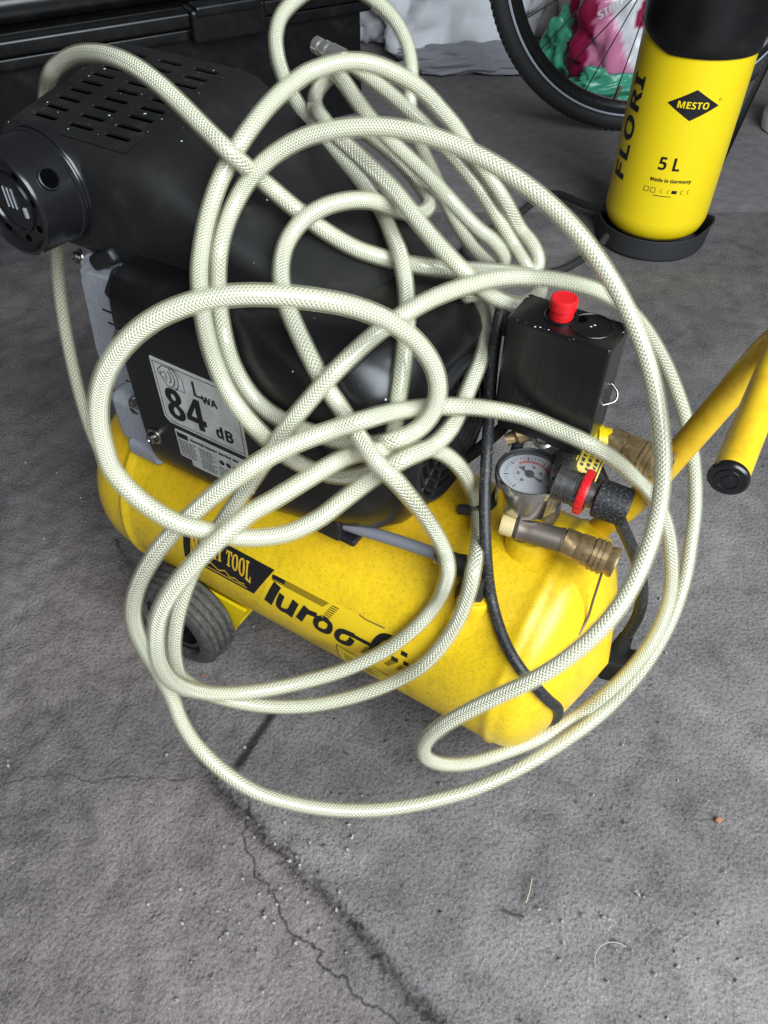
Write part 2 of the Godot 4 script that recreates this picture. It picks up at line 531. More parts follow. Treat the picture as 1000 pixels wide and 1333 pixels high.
	for j in nz + 1:
		for i in nx + 1:
			var x := -0.9 + 1.8 * i / nx
			var z := -1.35 + 1.55 * j / nz
			var edge := clampf(minf(minf(x + 0.9, 0.9 - x), minf(z + 1.35, 0.2 - z)) * 12.0, 0, 1)
			var y := (n.get_noise_2d(x, z) * 0.0028 - 0.0012) * edge
			var d := 1.0
			var side := 0.0
			if x > -0.36 and x < 0.12 and z > -0.62:
				for k in groove.size() - 1:
					var q := Geometry2D.get_closest_point_to_segment(Vector2(x, z), groove[k], groove[k + 1])
					var dd := q.distance_to(Vector2(x, z))
					if dd < d:
						d = dd
						side = (groove[k + 1] - groove[k]).cross(Vector2(x, z) - q)
				y -= 0.0009 * exp(-d * d / 0.00006)
				y += 0.0006 * exp(-pow(d - 0.016, 2) / 0.0001) * (1.0 if side > 0 else 0.3)
			near.tint = Color(1, 1, 1).lerp(Color(0.66, 0.67, 0.70), clampf((-0.75 - z) / 0.6, 0.0, 1.0))  # dimming towards the back painted into the floor colour, to meet the far part
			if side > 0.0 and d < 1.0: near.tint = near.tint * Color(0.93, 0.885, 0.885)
			var rough := clampf(0.35 - x * 1.3, 0.25, 1.0) * clampf((z + 0.75) * 4.0, 0.15, 1.0)
			y += (minf(lump.get_noise_2d(x, z), 0.12) - 0.12) * 0.0042 * rough * edge
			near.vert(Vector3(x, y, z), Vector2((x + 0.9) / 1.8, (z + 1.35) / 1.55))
	for j in nz:
		for i in nx:
			var b := j * (nx + 1) + i
			near.ix.append_array([b, b + 1, b + nx + 2, b, b + nx + 2, b + nx + 1])
	var far := Geo.new()
	var xs := [-6.0, -0.9, 0.9, 6.0]
	var zs := [-7.0, -1.35, 0.2, 5.0]
	for i in 3:
		for j in 3:
			if i == 1 and j == 1: continue
			far.quad(Vector3(xs[i], 0, zs[j]), Vector3(xs[i + 1], 0, zs[j]), Vector3(xs[i + 1], 0, zs[j + 1]), Vector3(xs[i], 0, zs[j + 1]))
	var fm := mat(Color(1, 1, 1), 0.82)
	fm.albedo_texture = noise_tex(1024, 0.02, 61, [[0.0, Color(0.43, 0.41, 0.41)], [0.5, Color(0.468, 0.447, 0.447)], [1.0, Color(0.51, 0.485, 0.485)]], FastNoiseLite.TYPE_SIMPLEX_SMOOTH, 6)
	fm.heightmap_enabled = true
	fm.heightmap_texture = noise_tex(512, 0.06, 64, [])
	fm.heightmap_scale = 0.1
	tri_tex(fm, 1.4)
	var nm := near.mesh()
	var fa2 := far.mesh().surface_get_arrays(0)
	nm.add_surface_from_arrays(Mesh.PRIMITIVE_TRIANGLES, fa2)
	nm.surface_set_material(0, m)
	nm.surface_set_material(1, fm)
	var o := MeshInstance3D.new()
	o.name = "floor"
	o.mesh = nm
	add_child(o, true)
	o.set_meta("kind", "structure")
	o.set_meta("label", "rough grey concrete garage floor with a groove and cracks")

# ---------------------------------------------------------------- compressor
func section(x: float, y0: float, y1: float, z0: float, z1: float, e: float, n := 56) -> PackedVector3Array:
	var row := PackedVector3Array()
	var cy := (y0 + y1) / 2.0
	var cz := (z0 + z1) / 2.0
	for k in n:
		var a := TAU * k / n
		var c := cos(a)
		var s := sin(a)
		row.append(Vector3(x, cy + (y1 - y0) / 2.0 * signf(s) * pow(absf(s), 2.0 / e), cz + (z1 - z0) / 2.0 * signf(c) * pow(absf(c), 2.0 / e)))
	return row

func specks(parent: Node, src: ArrayMesh, count: int, seed_: int, size: float, up: float) -> void:
	var a := src.surface_get_arrays(0)
	var p: PackedVector3Array = a[Mesh.ARRAY_VERTEX]
	var nn: PackedVector3Array = a[Mesh.ARRAY_NORMAL]
	var ix: PackedInt32Array = a[Mesh.ARRAY_INDEX]
	var rng := RandomNumberGenerator.new()
	rng.seed = seed_
	var g := Geo.new()
	var tries := 0
	var made := 0
	while made < count and tries < count * 60:
		tries += 1
		var k := rng.randi_range(0, ix.size() / 3 - 1) * 3
		var u := rng.randf()
		var w := rng.randf()
		if u + w > 1.0: continue
		var n := nn[ix[k]]
		if n.y < up or n.z < -0.4: continue
		var area := (p[ix[k + 1]] - p[ix[k]]).cross(p[ix[k + 2]] - p[ix[k]]).length()
		if rng.randf() > area / 0.00006 + 0.02: continue
		var q := p[ix[k]] + (p[ix[k + 1]] - p[ix[k]]) * u + (p[ix[k + 2]] - p[ix[k]]) * w
		var r := size * pow(rng.randf(), 3.0) + size * 0.22
		var t := n.cross(Vector3(0.3, 0.2, 0.9)).normalized()
		var b := n.cross(t)
		var ring := PackedVector3Array()
		var st := rng.randf_range(0.6, 1.8)
		for j in 6:
			var an := TAU * j / 6.0
			ring.append(q + (t * cos(an) * st + b * sin(an)) * r + n * 0.00005)
		var base := g.v.size()
		g.vert(q + n * r * 0.5)
		for z in ring: g.vert(z)
		for j in 6: g.ix.append_array([base, base + 1 + j, base + 1 + (j + 1) % 6])
		made += 1
	var o := obj("dust_specks", g, M.white, parent)
	o.set_meta("kind", "stuff")

func build_tank(c: Node3D) -> void:
	var g := Geo.new()
	var ax := Transform3D(Basis(Vector3(1, 0, 0), Vector3(0, 1, 0), Vector3(0, 0, 1)), Vector3(0, TANK_Y, 0))
	var prof := [Vector2(-0.261, 0.0002)]
	for k in range(1, 13):
		var a := PI / 2.0 * k / 12.0
		prof.append(Vector2(-0.2 - 0.061 * pow(cos(a), 0.8), 0.0955 * pow(sin(a), 0.62)))
	prof.append_array([Vector2(-0.1975, 0.0958), Vector2(-0.1955, 0.0984), Vector2(-0.192, 0.0985), Vector2(-0.189, 0.0962), Vector2(-0.185, 0.096)])
	for k in 9: prof.append(Vector2(-0.18 + 0.34 * k / 8.0, 0.096))
	prof.append_array([Vector2(0.1655, 0.0961), Vector2(0.168, 0.0978), Vector2(0.172, 0.0979), Vector2(0.1745, 0.0962), Vector2(0.178, 0.0957)])
	for k in range(1, 13):
		var u := k / 12.0
		prof.append(Vector2(0.178 + 0.049 * u, maxf(0.0955 * (1.0 - pow(u, 2.1)), 0.0002)))
	# rows by hand, so that the dust that settled on top can tint them
	var rows := []
	for q in prof:
		var row := PackedVector3Array()
		for j in 96:
			var a := TAU * j / 96.0
			row.append(ax * Vector3(q.x, sin(a) * q.y, cos(a) * q.y))
		rows.append(row)
	g.grid(rows, true)
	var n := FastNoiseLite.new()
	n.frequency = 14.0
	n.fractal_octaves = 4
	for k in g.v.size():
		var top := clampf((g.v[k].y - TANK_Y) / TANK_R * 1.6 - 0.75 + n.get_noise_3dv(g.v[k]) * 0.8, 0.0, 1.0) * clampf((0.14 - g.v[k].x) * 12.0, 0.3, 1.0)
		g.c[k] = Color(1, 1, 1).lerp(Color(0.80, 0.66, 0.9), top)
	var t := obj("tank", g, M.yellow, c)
	# stickers along its front
	var bar := func(name_: String, gg: Geo, mm: Material) -> void: obj(name_, gg, mm, t)
	var s := Geo.new()
	patch(s, Vector2(-0.123, 0.005), Vector2(-0.047, 0.005), Vector2(-0.0275, 0.0415), Vector2(-0.123, 0.043), tank_place, 0.0003, 12)
	bar.call("maker_sticker", s, M.ink)
	s = Geo.new()
	patch(s, Vector2(-0.046, -0.008), Vector2(0.118, -0.008), Vector2(0.118, 0.0405), Vector2(-0.0265, 0.0405), tank_place, 0.00025, 14)
	bar.call("model_sticker", s, M.sticker)
	var pl := func(x0: float, y0: float) -> Callable: return func(q: Vector3) -> Vector3: return tank_place(Vector3(q.x + x0, q.y + y0, q.z + 0.0003))
	var arch := func(q: Vector3) -> Vector3:
		var k := (q.x - 0.036) / 0.032
		return tank_place(Vector3(-0.1155 + q.x, 0.0375 - (0.0165 - q.y) * (0.92 + 0.48 * k * k), q.z + 0.0003))
	obj("lettering", letters("MULTI", "Droid Serif", 700, 0.0345, 0.0165, arch), M.print_yellow, t)
	obj("lettering", letters("TOOL", "Droid Serif", 700, 0.0260, 0.0165, func(q: Vector3) -> Vector3: return arch.call(q + Vector3(0.0395, 0, 0))), M.print_yellow, t)
	s = Geo.new()
	stroke(s, [Vector2(-0.112, 0.0085), Vector2(-0.054, 0.0085)], 0.0012, tank_place, 0.0006)
	stroke(s, [Vector2(-0.104, 0.011), Vector2(-0.092, 0.0155), Vector2(-0.084, 0.0115), Vector2(-0.077, 0.015), Vector2(-0.072, 0.0105)], 0.0014, tank_place, 0.0006)
	stroke(s, [Vector2(-0.072, 0.0105), Vector2(-0.066, 0.0125), Vector2(-0.062, 0.0105), Vector2(-0.056, 0.0115)], 0.0012, tank_place, 0.0006)
	bar.call("emblem", s, M.print_yellow)
	# the model's name, in heavy slanted strokes with a striped bar
	s = Geo.new()
	var thick := func(pts: Array, w: float, soft: int) -> void: stroke(s, pts, w, tank_place, 0.0006, soft)
	thick.call([Vector2(-0.0322, 0.0040), Vector2(-0.0224, 0.0300)], 0.0078, 0)
	thick.call([Vector2(-0.0285, 0.0352), Vector2(-0.0160, 0.0352)], 0.0040, 0)
	thick.call([Vector2(-0.0172, 0.0225), Vector2(-0.0219, 0.0071), Vector2(-0.0188, 0.0040), Vector2(-0.0107, 0.0060), Vector2(-0.0070, 0.0130)], 0.0054, 2)
	thick.call([Vector2(-0.0036, 0.0225), Vector2(-0.0109, 0.0015)], 0.0064, 0)
	thick.call([Vector2(-0.0008, 0.0035), Vector2(0.0073, 0.0225)], 0.0064, 0)
	thick.call([Vector2(0.0050, 0.0180), Vector2(0.0173, 0.0200)], 0.0054, 0)
	thick.call([Vector2(0.0226, 0.0205), Vector2(0.0172, 0.0162), Vector2(0.0158, 0.0088), Vector2(0.0185, 0.0050), Vector2(0.0272, 0.0064), Vector2(0.0304, 0.0130), Vector2(0.0300, 0.0195), Vector2(0.0226, 0.0205)], 0.0052, 2)
	thick.call([Vector2(0.0530, 0.0195), Vector2(0.0414, 0.0185), Vector2(0.0373, 0.0131), Vector2(0.0365, 0.0062), Vector2(0.0400, 0.0042), Vector2(0.0480, 0.0062), Vector2(0.0512, 0.0153)], 0.0052, 2)
	thick.call([Vector2(0.0490, 0.0188), Vector2(0.0704, 0.0192)], 0.0040, 0)
	thick.call([Vector2(0.0690, 0.0137), Vector2(0.0712, 0.0234), Vector2(0.0752, 0.0325), Vector2(0.0808, 0.0352), Vector2(0.0875, 0.0352)], 0.0062, 2)
	thick.call([Vector2(0.0865, 0.0176), Vector2(0.0924, 0.0176)], 0.0044, 0)
	thick.call([Vector2(0.0936, 0.0276), Vector2(0.0990, 0.0276)], 0.0044, 0)
	thick.call([Vector2(0.0970, 0.0190), Vector2(0.1018, 0.0190)], 0.0044, 0)
	bar.call("lettering", s, M.ink)
	var bars := []
	for k in 5: bars.append([-0.0265 - k * 0.0006, 0.0372 - k * 0.0013, 0.0262 - k * 0.0011, 0.0007])
	for k in 7: bars.append([0.0289 - k * 0.0011, 0.0370 - k * 0.0023, 0.0355 - k * 0.0011, 0.0009])
	for k in 5:
		bars.append([0.0633 - k * 0.0010, 0.0140 - k * 0.0021, 0.0692 - k * 0.0011, 0.0011])
		bars.append([0.0852 - k * 0.0011, 0.0145 - k * 0.0019, 0.0909 - k * 0.0013, 0.0010])
	for k in 4: bars.append([0.0944 - k * 0.0010, 0.0139 - k * 0.0018, 0.0985 - k * 0.0012, 0.0009])
	for q in bars:
		s = Geo.new()
		stroke(s, [Vector2(q[0], q[1]), Vector2(q[2], q[1])], q[3], tank_place, 0.0006)
		obj("stripe", s, M.ink, t)
	s = Geo.new()
	patch(s, Vector2(0.036, -0.03), Vector2(0.1, -0.03), Vector2(0.1, -0.0105), Vector2(0.036, -0.0025), tank_place, 0.0004, 8)
	bar.call("warning_sticker", s, M.yellow_clean)
	s = Geo.new()
	for k in 4: stroke(s, [Vector2(0.042, -0.013 - k * 0.0035), Vector2(0.075 - 0.006 * (k % 2), -0.013 - k * 0.0035)], 0.0009, tank_place, 0.0007)
	stroke(s, [Vector2(0.036, -0.0028), Vector2(0.036, -0.029)], 0.0008, tank_place, 0.0007)
	stroke(s, [Vector2(0.036, -0.0028), Vector2(0.1, -0.0108)], 0.0008, tank_place, 0.0007)
	bar.call("small_print", s, M.ink)
	s = Geo.new()
	stroke(s, [Vector2(0.0532, 0.0412), Vector2(0.0585, 0.0400), Vector2(0.0660, 0.0402), Vector2(0.0760, 0.0408)], 0.0011, tank_place, 0.0005)
	bar.call("scratch", s, M.bronze)
	# threaded sockets welded on top
	for q in [[0.146, 0.004, 0.0165, 0.012], [0.131, 0.058, 0.013, 0.004]]:
		var b := Geo.new()
		var up := Transform3D(Basis(Vector3(0, 1, 0), Vector3(1, 0, 0), Vector3(0, 0, -1)), on_tank(q[0], rad_to_deg(acos(clampf(q[1] / TANK_R, -1, 1))), -0.006))
		b.lathe(up, [Vector2(-0.004, q[2] * 1.06), Vector2(0.006 + q[3] * 0.7, q[2]), Vector2(0.0075 + q[3], q[2] * 0.86), Vector2(0.0075 + q[3], 0.0002)], 28)
		obj("welded_socket", b, M.yellow, t)
	# brackets that carry the axle, and the wheels
	for sz in [1.0, -1.0]:
		var b := Geo.new()
		b.quad(Vector3(-0.15, 0.075, 0.07 * sz), Vector3(-0.075, 0.075, 0.07 * sz), Vector3(-0.09, 0.05, 0.075 * sz), Vector3(-0.125, 0.045, 0.075 * sz))
		b.prism(Transform3D(Basis.IDENTITY, Vector3(-0.112, 0.036, 0.055 * sz)), PackedVector2Array([Vector2(-0.03, 0.0), Vector2(0.02, 0.0), Vector2(0.045, 0.065), Vector2(-0.05, 0.07)]), 0.003)
		b.prism(Transform3D(Basis.IDENTITY, Vector3(-0.112, 0.036, 0.085 * sz)), PackedVector2Array([Vector2(-0.03, 0.0), Vector2(0.02, 0.0), Vector2(0.04, 0.045), Vector2(-0.045, 0.045)]), 0.003)
		b.rbox(Basis.IDENTITY, Vector3(-0.117, 0.0375, 0.07 * sz), Vector3(0.05, 0.003, 0.034), 0.001)
		obj("axle_bracket", b, M.yellow_clean, c)
	var axl := Geo.new()
	axl.lathe(Transform3D(Basis(Vector3(0, 0, 1), Vector3(1, 0, 0), Vector3(0, 1, 0)), Vector3(-0.136, 0.0507, 0)), [Vector2(-0.122, 0.0001), Vector2(-0.122, 0.006), Vector2(0.122, 0.006), Vector2(0.122, 0.0001)], 16)
	obj("axle", axl, M.steel, c)
	for sz in [1.0, -1.0]:
		var w := Geo.new()
		var wt := Transform3D(Basis(Vector3(0, 0, 1) * sz, Vector3(1, 0, 0) * sz, Vector3(0, 1, 0)), Vector3(-0.136, 0.0507, 0.088 * sz)).scaled_local(Vector3(1.0, 0.85, 0.85))
		var pr := [Vector2(0.0, 0.03), Vector2(0.0, 0.05), Vector2(0.003, 0.0555)]
		for k in 4:
			var x := 0.004 + k * 0.0075
			pr.append_array([Vector2(x, 0.0556), Vector2(x + 0.0012, 0.0594), Vector2(x + 0.0050, 0.0594), Vector2(x + 0.0062, 0.0556)])
		pr.append_array([Vector2(0.0345, 0.056), Vector2(0.037, 0.051), Vector2(0.037, 0.041), Vector2(0.031, 0.0385), Vector2(0.031, 0.031)])
		w.lathe(wt, pr, 48)
		var wheel := obj("wheel", w, M.tyre_grey, c)
		var hb := Geo.new()
		hb.lathe(wt, [Vector2(0.004, 0.0001), Vector2(0.004, 0.04), Vector2(0.031, 0.0392), Vector2(0.033, 0.037), Vector2(0.029, 0.034), Vector2(0.016, 0.03), Vector2(0.014, 0.017), Vector2(0.034, 0.0145), Vector2(0.036, 0.012), Vector2(0.036, 0.0075), Vector2(0.026, 0.007), Vector2(0.026, 0.0001)], 36)
		obj("hub", hb, M.black, wheel)
	var ft := Geo.new()
	var down := Transform3D(Basis(Vector3(0, -1, 0), Vector3(1, 0, 0), Vector3(0, 0, 1)), Vector3(0.13, 0.05, 0))
	ft.lathe(down, [Vector2(-0.004, 0.0001), Vector2(-0.004, 0.02), Vector2(0.03, 0.024), Vector2(0.049, 0.026), Vector2(0.05, 0.0001)], 24)
	obj("rubber_foot", ft, M.rubber, c)

func build_motor(c: Node3D) -> void:
	# the black motor cover, box-like at one end and round at the other
	var rows := []
	var spec := [
		[-0.150, 0.235, 0.345, -0.05, 0.045, 4.0], [-0.1572, 0.215, 0.372, -0.075, 0.068, 5.0], [-0.1572, 0.206, 0.381, -0.083, 0.0738, 6.5], [-0.154, 0.202, 0.385, -0.085, 0.0758, 7.0],
		[-0.10, 0.203, 0.386, -0.085, 0.076, 7.0], [-0.04, 0.207, 0.388, -0.085, 0.076, 6.5], [0.0, 0.212, 0.389, -0.084, 0.076, 5.0], [0.03, 0.217, 0.388, -0.083, 0.075, 3.8],
		[0.05, 0.221, 0.384, -0.081, 0.073, 3.0], [0.062, 0.226, 0.377, -0.077, 0.068, 2.6], [0.07, 0.236, 0.366, -0.068, 0.058, 2.4], [0.073, 0.25, 0.35, -0.05, 0.042, 2.3], [0.073, 0.295, 0.305, -0.006, 0.0, 2.0]]
	for s in spec: rows.append(section(s[0], s[1], s[2], s[3], s[4], s[5]))
	var g := Geo.new()
	g.grid(rows, true)
	var cover := obj("motor_cover", g, M.plastic, c)
	specks(cover, cover.mesh, 40, 7, 0.0008, -0.3)
	# fan grille on the round end
	var fg := Geo.new()
	var ex := Transform3D(Basis(Vector3(1, 0, 0), Vector3(0, 1, 0), Vector3(0, 0, 1)), Vector3(0.0733, 0.297, -0.004))
	fg.lathe(ex, [Vector2(-0.004, 0.056), Vector2(0.004, 0.054), Vector2(0.005, 0.051), Vector2(0.001, 0.049)], 40)
	for k in 5:
		var r := 0.012 + k * 0.008
		fg.lathe(ex, [Vector2(0.0, r), Vector2(0.003, r + 0.0004), Vector2(0.003, r + 0.0026), Vector2(0.0, r + 0.003)], 40)
	for k in 12:
		var a := TAU * k / 12.0
		fg.rbox(Basis(Vector3(1, 0, 0), a), ex.origin + Vector3(0.0012, cos(a) * 0.029, sin(a) * 0.029), Vector3(0.003, 0.046, 0.0022), 0.0006)
	obj("fan_grille", fg, M.black, c)
	# upper cowl with slots over the cylinder
	var L := []
	var prof := [Vector2(0.040, 0.372), Vector2(0.0425, 0.378), Vector2(0.0425, 0.42), Vector2(0.0415, 0.432), Vector2(0.037, 0.441), Vector2(0.029, 0.4465), Vector2(0.0289, 0.4420), Vector2(-0.0860, 0.4620), Vector2(-0.0861, 0.4665), Vector2(-0.0895, 0.4635), Vector2(-0.092, 0.452), Vector2(-0.092, 0.37), Vector2(-0.05, 0.366), Vector2(0.0, 0.366)]
	for s in [[-0.271, 0.45, 0.5], [-0.2745, 0.72, 0.72], [-0.2750, 0.86, 0.87], [-0.273, 0.945, 0.955], [-0.2695, 0.985, 0.99], [-0.265, 1.0, 1.0], [-0.22, 1.0, 1.0], [-0.156, 1.0, 1.0]]:
		var row := PackedVector3Array()
		for q in prof: row.append(Vector3(s[0], 0.41 + (q.y - 0.41) * s[2], -0.025 + (q.x + 0.025) * s[1]))
		L.append(row)
	var cw := Geo.new()
	cw.grid(L, true)
	cw.fan(L[0], true)
	var R := []
	var pr2 := [Vector2(0.040, 0.372), Vector2(0.0425, 0.378), Vector2(0.0425, 0.42), Vector2(0.0415, 0.432), Vector2(0.037, 0.441), Vector2(0.029, 0.4465), Vector2(0.0, 0.4530), Vector2(-0.03, 0.4585), Vector2(-0.0861, 0.4665), Vector2(-0.0895, 0.4635), Vector2(-0.092, 0.452), Vector2(-0.092, 0.37), Vector2(-0.05, 0.366)]
	for s in [[-0.156, 1.0, 1.0, 0.0], [-0.138, 0.99, 0.98, 0.0], [-0.115, 0.975, 0.86, 0.0], [-0.085, 0.95, 0.66, 0.0], [-0.05, 0.92, 0.46, 0.0], [-0.015, 0.88, 0.34, -0.001], [0.015, 0.82, 0.22, -0.002], [0.035, 0.7, 0.10, -0.004], [0.045, 0.5, 0.0, -0.006]]:
		var row := PackedVector3Array()
		for q in pr2: row.append(Vector3(s[0], 0.372 + (q.y - 0.372) * s[2] + s[3], -0.025 + (q.x + 0.025) * s[1]))
		R.append(row)
	cw.grid(R, true)
	cw.fan(R[-1])
	var cowl := obj("slotted_cowl", cw, M.dusty, c)
	specks(cowl, cowl.mesh, 36, 11, 0.0008, 0.05)
	# the top plate, cut by rows of slots that are really open
	var pg := Geo.new()
	var top := func(x: float, z: float, d: float) -> Vector3: return Vector3(x, 0.4468 + (0.029 - z) * 0.171 + 0.0012 * sin((z + 0.086) / 0.115 * PI) - d, z)
	var x0 := -0.2655
	var x1 := -0.1562
	var z0 := -0.0859
	var z1 := 0.0288
	var cols := [[-0.2605, -0.2260], [-0.2260, -0.1915], [-0.1915, -0.1585]]
	var sheet := func(a: float, b: float, u: float, v: float) -> void:
		pg.quad(top.call(a, u, 0.0), top.call(b, u, 0.0), top.call(b, v, 0.0), top.call(a, v, 0.0))
	var rowsn := 9
	var zz0 := -0.08
	var zz1 := 0.022
	sheet.call(x0, x1, zz1, z1)
	sheet.call(x0, x1, z0, zz0)
	for r in rowsn:
		var za := zz0 + (zz1 - zz0) * r / rowsn
		var zb := zz0 + (zz1 - zz0) * (r + 1) / rowsn
		sheet.call(x0, cols[0][0], za, zb)
		sheet.call(cols[2][1], x1, za, zb)
		for k in 3:
			var xa: float = cols[k][0]
			var xb: float = cols[k][1]
			var cx := (xa + xb) / 2.0
			var cz := (za + zb) / 2.0
			var hw := (xb - xa) / 2.0
			var hz := (zb - za) / 2.0
			var inner := []
			var outer := []
			for j in 24:
				var an := TAU * j / 24.0
				var ca := cos(an)
				var sa := sin(an)
				var sl := 0.0118
				var rr := 0.0021
				inner.append(Vector2(cx + signf(ca) * (sl - rr) * minf(1.0, absf(ca) * 3.0) + ca * rr, cz + sa * rr))
				var f := 1.0 / maxf(absf(ca), absf(sa))
				outer.append(Vector2(cx + ca * f * hw, cz + sa * f * hz))
			for j in 24:
				var q := (j + 1) % 24
				pg.quad(top.call(outer[j].x, outer[j].y, 0.0), top.call(outer[q].x, outer[q].y, 0.0), top.call(inner[q].x, inner[q].y, 0.0), top.call(inner[j].x, inner[j].y, 0.0))
				pg.quad(top.call(inner[j].x, inner[j].y, 0.0), top.call(inner[q].x, inner[q].y, 0.0), top.call(inner[q].x, inner[q].y, 0.0014), top.call(inner[j].x, inner[j].y, 0.0014))
	var vent := obj("vent_plate", pg, M.dusty, cowl)
	specks(vent, vent.mesh, 50, 13, 0.0008, 0.0)
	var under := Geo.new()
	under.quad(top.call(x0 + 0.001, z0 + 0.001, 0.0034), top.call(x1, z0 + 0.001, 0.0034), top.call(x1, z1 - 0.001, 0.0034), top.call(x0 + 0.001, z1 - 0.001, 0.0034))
	obj("painted_vent_shade", under, M.void, cowl)  # flat near-black sheet, painting the shade seen through the slots
	# round intake filter
	var fl := Geo.new()
	var out := Transform3D(Basis(Vector3(0, 0, 1), Vector3(1, 0, 0), Vector3(0, 1, 0)), Vector3(-0.2245, 0.4165, 0.042))
	fl.lathe(out, [Vector2(-0.006, 0.0395), Vector2(0.0005, 0.0395), Vector2(0.002, 0.0385), Vector2(0.002, 0.0372), Vector2(0.0035, 0.0366), Vector2(0.0035, 0.0378), Vector2(0.006, 0.0378), Vector2(0.0068, 0.0368), Vector2(0.0345, 0.0358), Vector2(0.0368, 0.0345), Vector2(0.0372, 0.0325), Vector2(0.0345, 0.031), Vector2(0.0325, 0.0285), Vector2(0.0325, 0.021), Vector2(0.0342, 0.0203), Vector2(0.0342, 0.0187), Vector2(0.0325, 0.018), Vector2(0.0325, 0.0001)], 64)
	var filt := obj("intake_filter", fl, M.gloss_black, c)
	specks(filt, filt.mesh, 14, 17, 0.0007, 0.1)
	var fd := Geo.new()
	for k in 3:
		fd.rbox(Basis.IDENTITY, out * Vector3(0.0330, -0.004 + k * 0.004, 0.003), Vector3(0.0009, 0.014, 0.001), 0.0003)
	fd.rbox(Basis.IDENTITY, out * Vector3(0.0335, 0.013, -0.004), Vector3(0.0028, 0.007, 0.002), 0.0006)
	obj("moulded_ribs", fd, M.cast, filt)
	for k in 8:
		var an := TAU * k / 8.0 + 0.2
		var b := Geo.new()
		b.lathe(Transform3D(out.basis, out * Vector3(0.0326, cos(an) * 0.0245, sin(an) * 0.0245)), [Vector2(0.0, 0.0026), Vector2(0.0004, 0.0024), Vector2(0.0004, 0.0001)], 14)
		obj("air_hole", b, M.void, filt)
	var ph := Geo.new()
	var pa := deg_to_rad(22.0)
	var pd := out.basis * Vector3(0, cos(pa) * 0.75, sin(pa) * 1.1)
	pd = pd.normalized()
	var pt := Transform3D(Basis(pd, Vector3(0, 0, 1), pd.cross(Vector3(0, 0, 1))), out * Vector3(0.0215, 0, 0) + pd * 0.0358)
	ph.lathe(pt, [Vector2(0.0, 0.0075), Vector2(0.0020, 0.0072), Vector2(0.0022, 0.0062), Vector2(0.0012, 0.0058)], 28)
	var ring := obj("air_port", ph, M.gloss_black, filt)
	var pv := Geo.new()
	pv.lathe(pt, [Vector2(0.0017, 0.0059), Vector2(0.0017, 0.0001)], 24)
	obj("opening", pv, M.void, ring)
	# grey cast cylinder head beside the cover, and the crankcase foot
	var hg := Geo.new()
	var hp := PackedVector2Array([Vector2(-0.028, -0.068), Vector2(0.045, -0.075), Vector2(0.05, 0.07), Vector2(-0.016, 0.067), Vector2(-0.026, 0.058), Vector2(-0.037, -0.02), Vector2(-0.036, -0.052)])
	var ho := Transform3D(Basis.IDENTITY, Vector3(-0.195, 0.300, 0.02))
	hg.prism(ho, hp, 0.02)
	var hp2 := PackedVector2Array()
	for q in hp: hp2.append(q * 0.93)
	hg.prism(Transform3D(Basis.IDENTITY, ho.origin + Vector3(0, 0, 0.0201)), hp2, 0.0035)
	var hp3 := PackedVector2Array()
	for q in hp: hp3.append(q * 0.84)
	hg.prism(Transform3D(Basis.IDENTITY, ho.origin + Vector3(0, 0, 0.0237)), hp3, 0.003)
	var head := obj("cylinder_head", hg, M.cast, c)
	var hr := Geo.new()
	for k in 3:
		hr.rbox(Basis.IDENTITY, Vector3(-0.187 + k * 0.003, 0.262 + k * 0.012, 0.0468), Vector3(0.026 - k * 0.005, 0.0012, 0.0014), 0.0004)
		hr.rbox(Basis.IDENTITY, Vector3(-0.195 + k * 0.002, 0.328 - k * 0.011, 0.0468), Vector3(0.014, 0.0012, 0.0014), 0.0004)
	obj("cast_rib", hr, M.black, head)
	hex_bolt(head, Vector3(-0.226, 0.358, 0.035), Vector3(-0.4, 0.3, 0.85).normalized(), 0.0042)
	var lever := Geo.new()
	lever.rbox(Basis(Vector3(0, 0, 1), 0.5), Vector3(-0.187, 0.372, 0.042), Vector3(0.03, 0.012, 0.012), 0.004)
	lever.rbox(Basis(Vector3(0, 0, 1), -0.6), Vector3(-0.172, 0.360, 0.05), Vector3(0.012, 0.03, 0.012), 0.004)
	obj("retaining_clip", lever, M.black, c)
	var cf := Geo.new()
	cf.rbox(Basis.IDENTITY, Vector3(-0.175, 0.2375, 0.03), Vector3(0.055, 0.05, 0.075), 0.008)
	cf.rbox(Basis.IDENTITY, Vector3(-0.172, 0.213, 0.05), Vector3(0.036, 0.016, 0.045), 0.005)
	obj("crankcase_foot", cf, M.cast, c)
	hex_bolt(c, Vector3(-0.172, 0.259, 0.061), Vector3(0.1, 0.75, 0.65).normalized(), 0.006)
	hex_bolt(cover, Vector3(-0.1490, 0.338, 0.0755), Vector3(0, 0, 1), 0.0047)
	hex_bolt(cover, Vector3(-0.1445, 0.2485, 0.0755), Vector3(0, 0, 1), 0.0047)
	hex_bolt(cover, Vector3(-0.131, 0.3465, 0.0755), Vector3(0, 0, 1), 0.003)
	# noise plate
	var face := func(x: float, y: float, z: float) -> Callable: return func(q: Vector3) -> Vector3: return Vector3(x + q.x, y + q.y, z + q.z)
	var pz := 0.0762
	var np := Geo.new()
	var cut := 0.0045
	var poly := PackedVector2Array([Vector2(-0.1245 + cut, 0.2745), Vector2(-0.0505 + cut, 0.2745), Vector2(-0.0505 + cut, 0.3325 - cut), Vector2(-0.0505, 0.3325), Vector2(-0.1245, 0.3325), Vector2(-0.1245, 0.2745 + cut)])
	np.prism(Transform3D(Basis.IDENTITY, Vector3(0, 0, pz - 0.001)), poly, 0.0016)
	var plate := obj("noise_plate", np, M.silver, cover)
	var e := Geo.new()
	var flat := face.call(0.0, 0.0, pz + 0.0004)
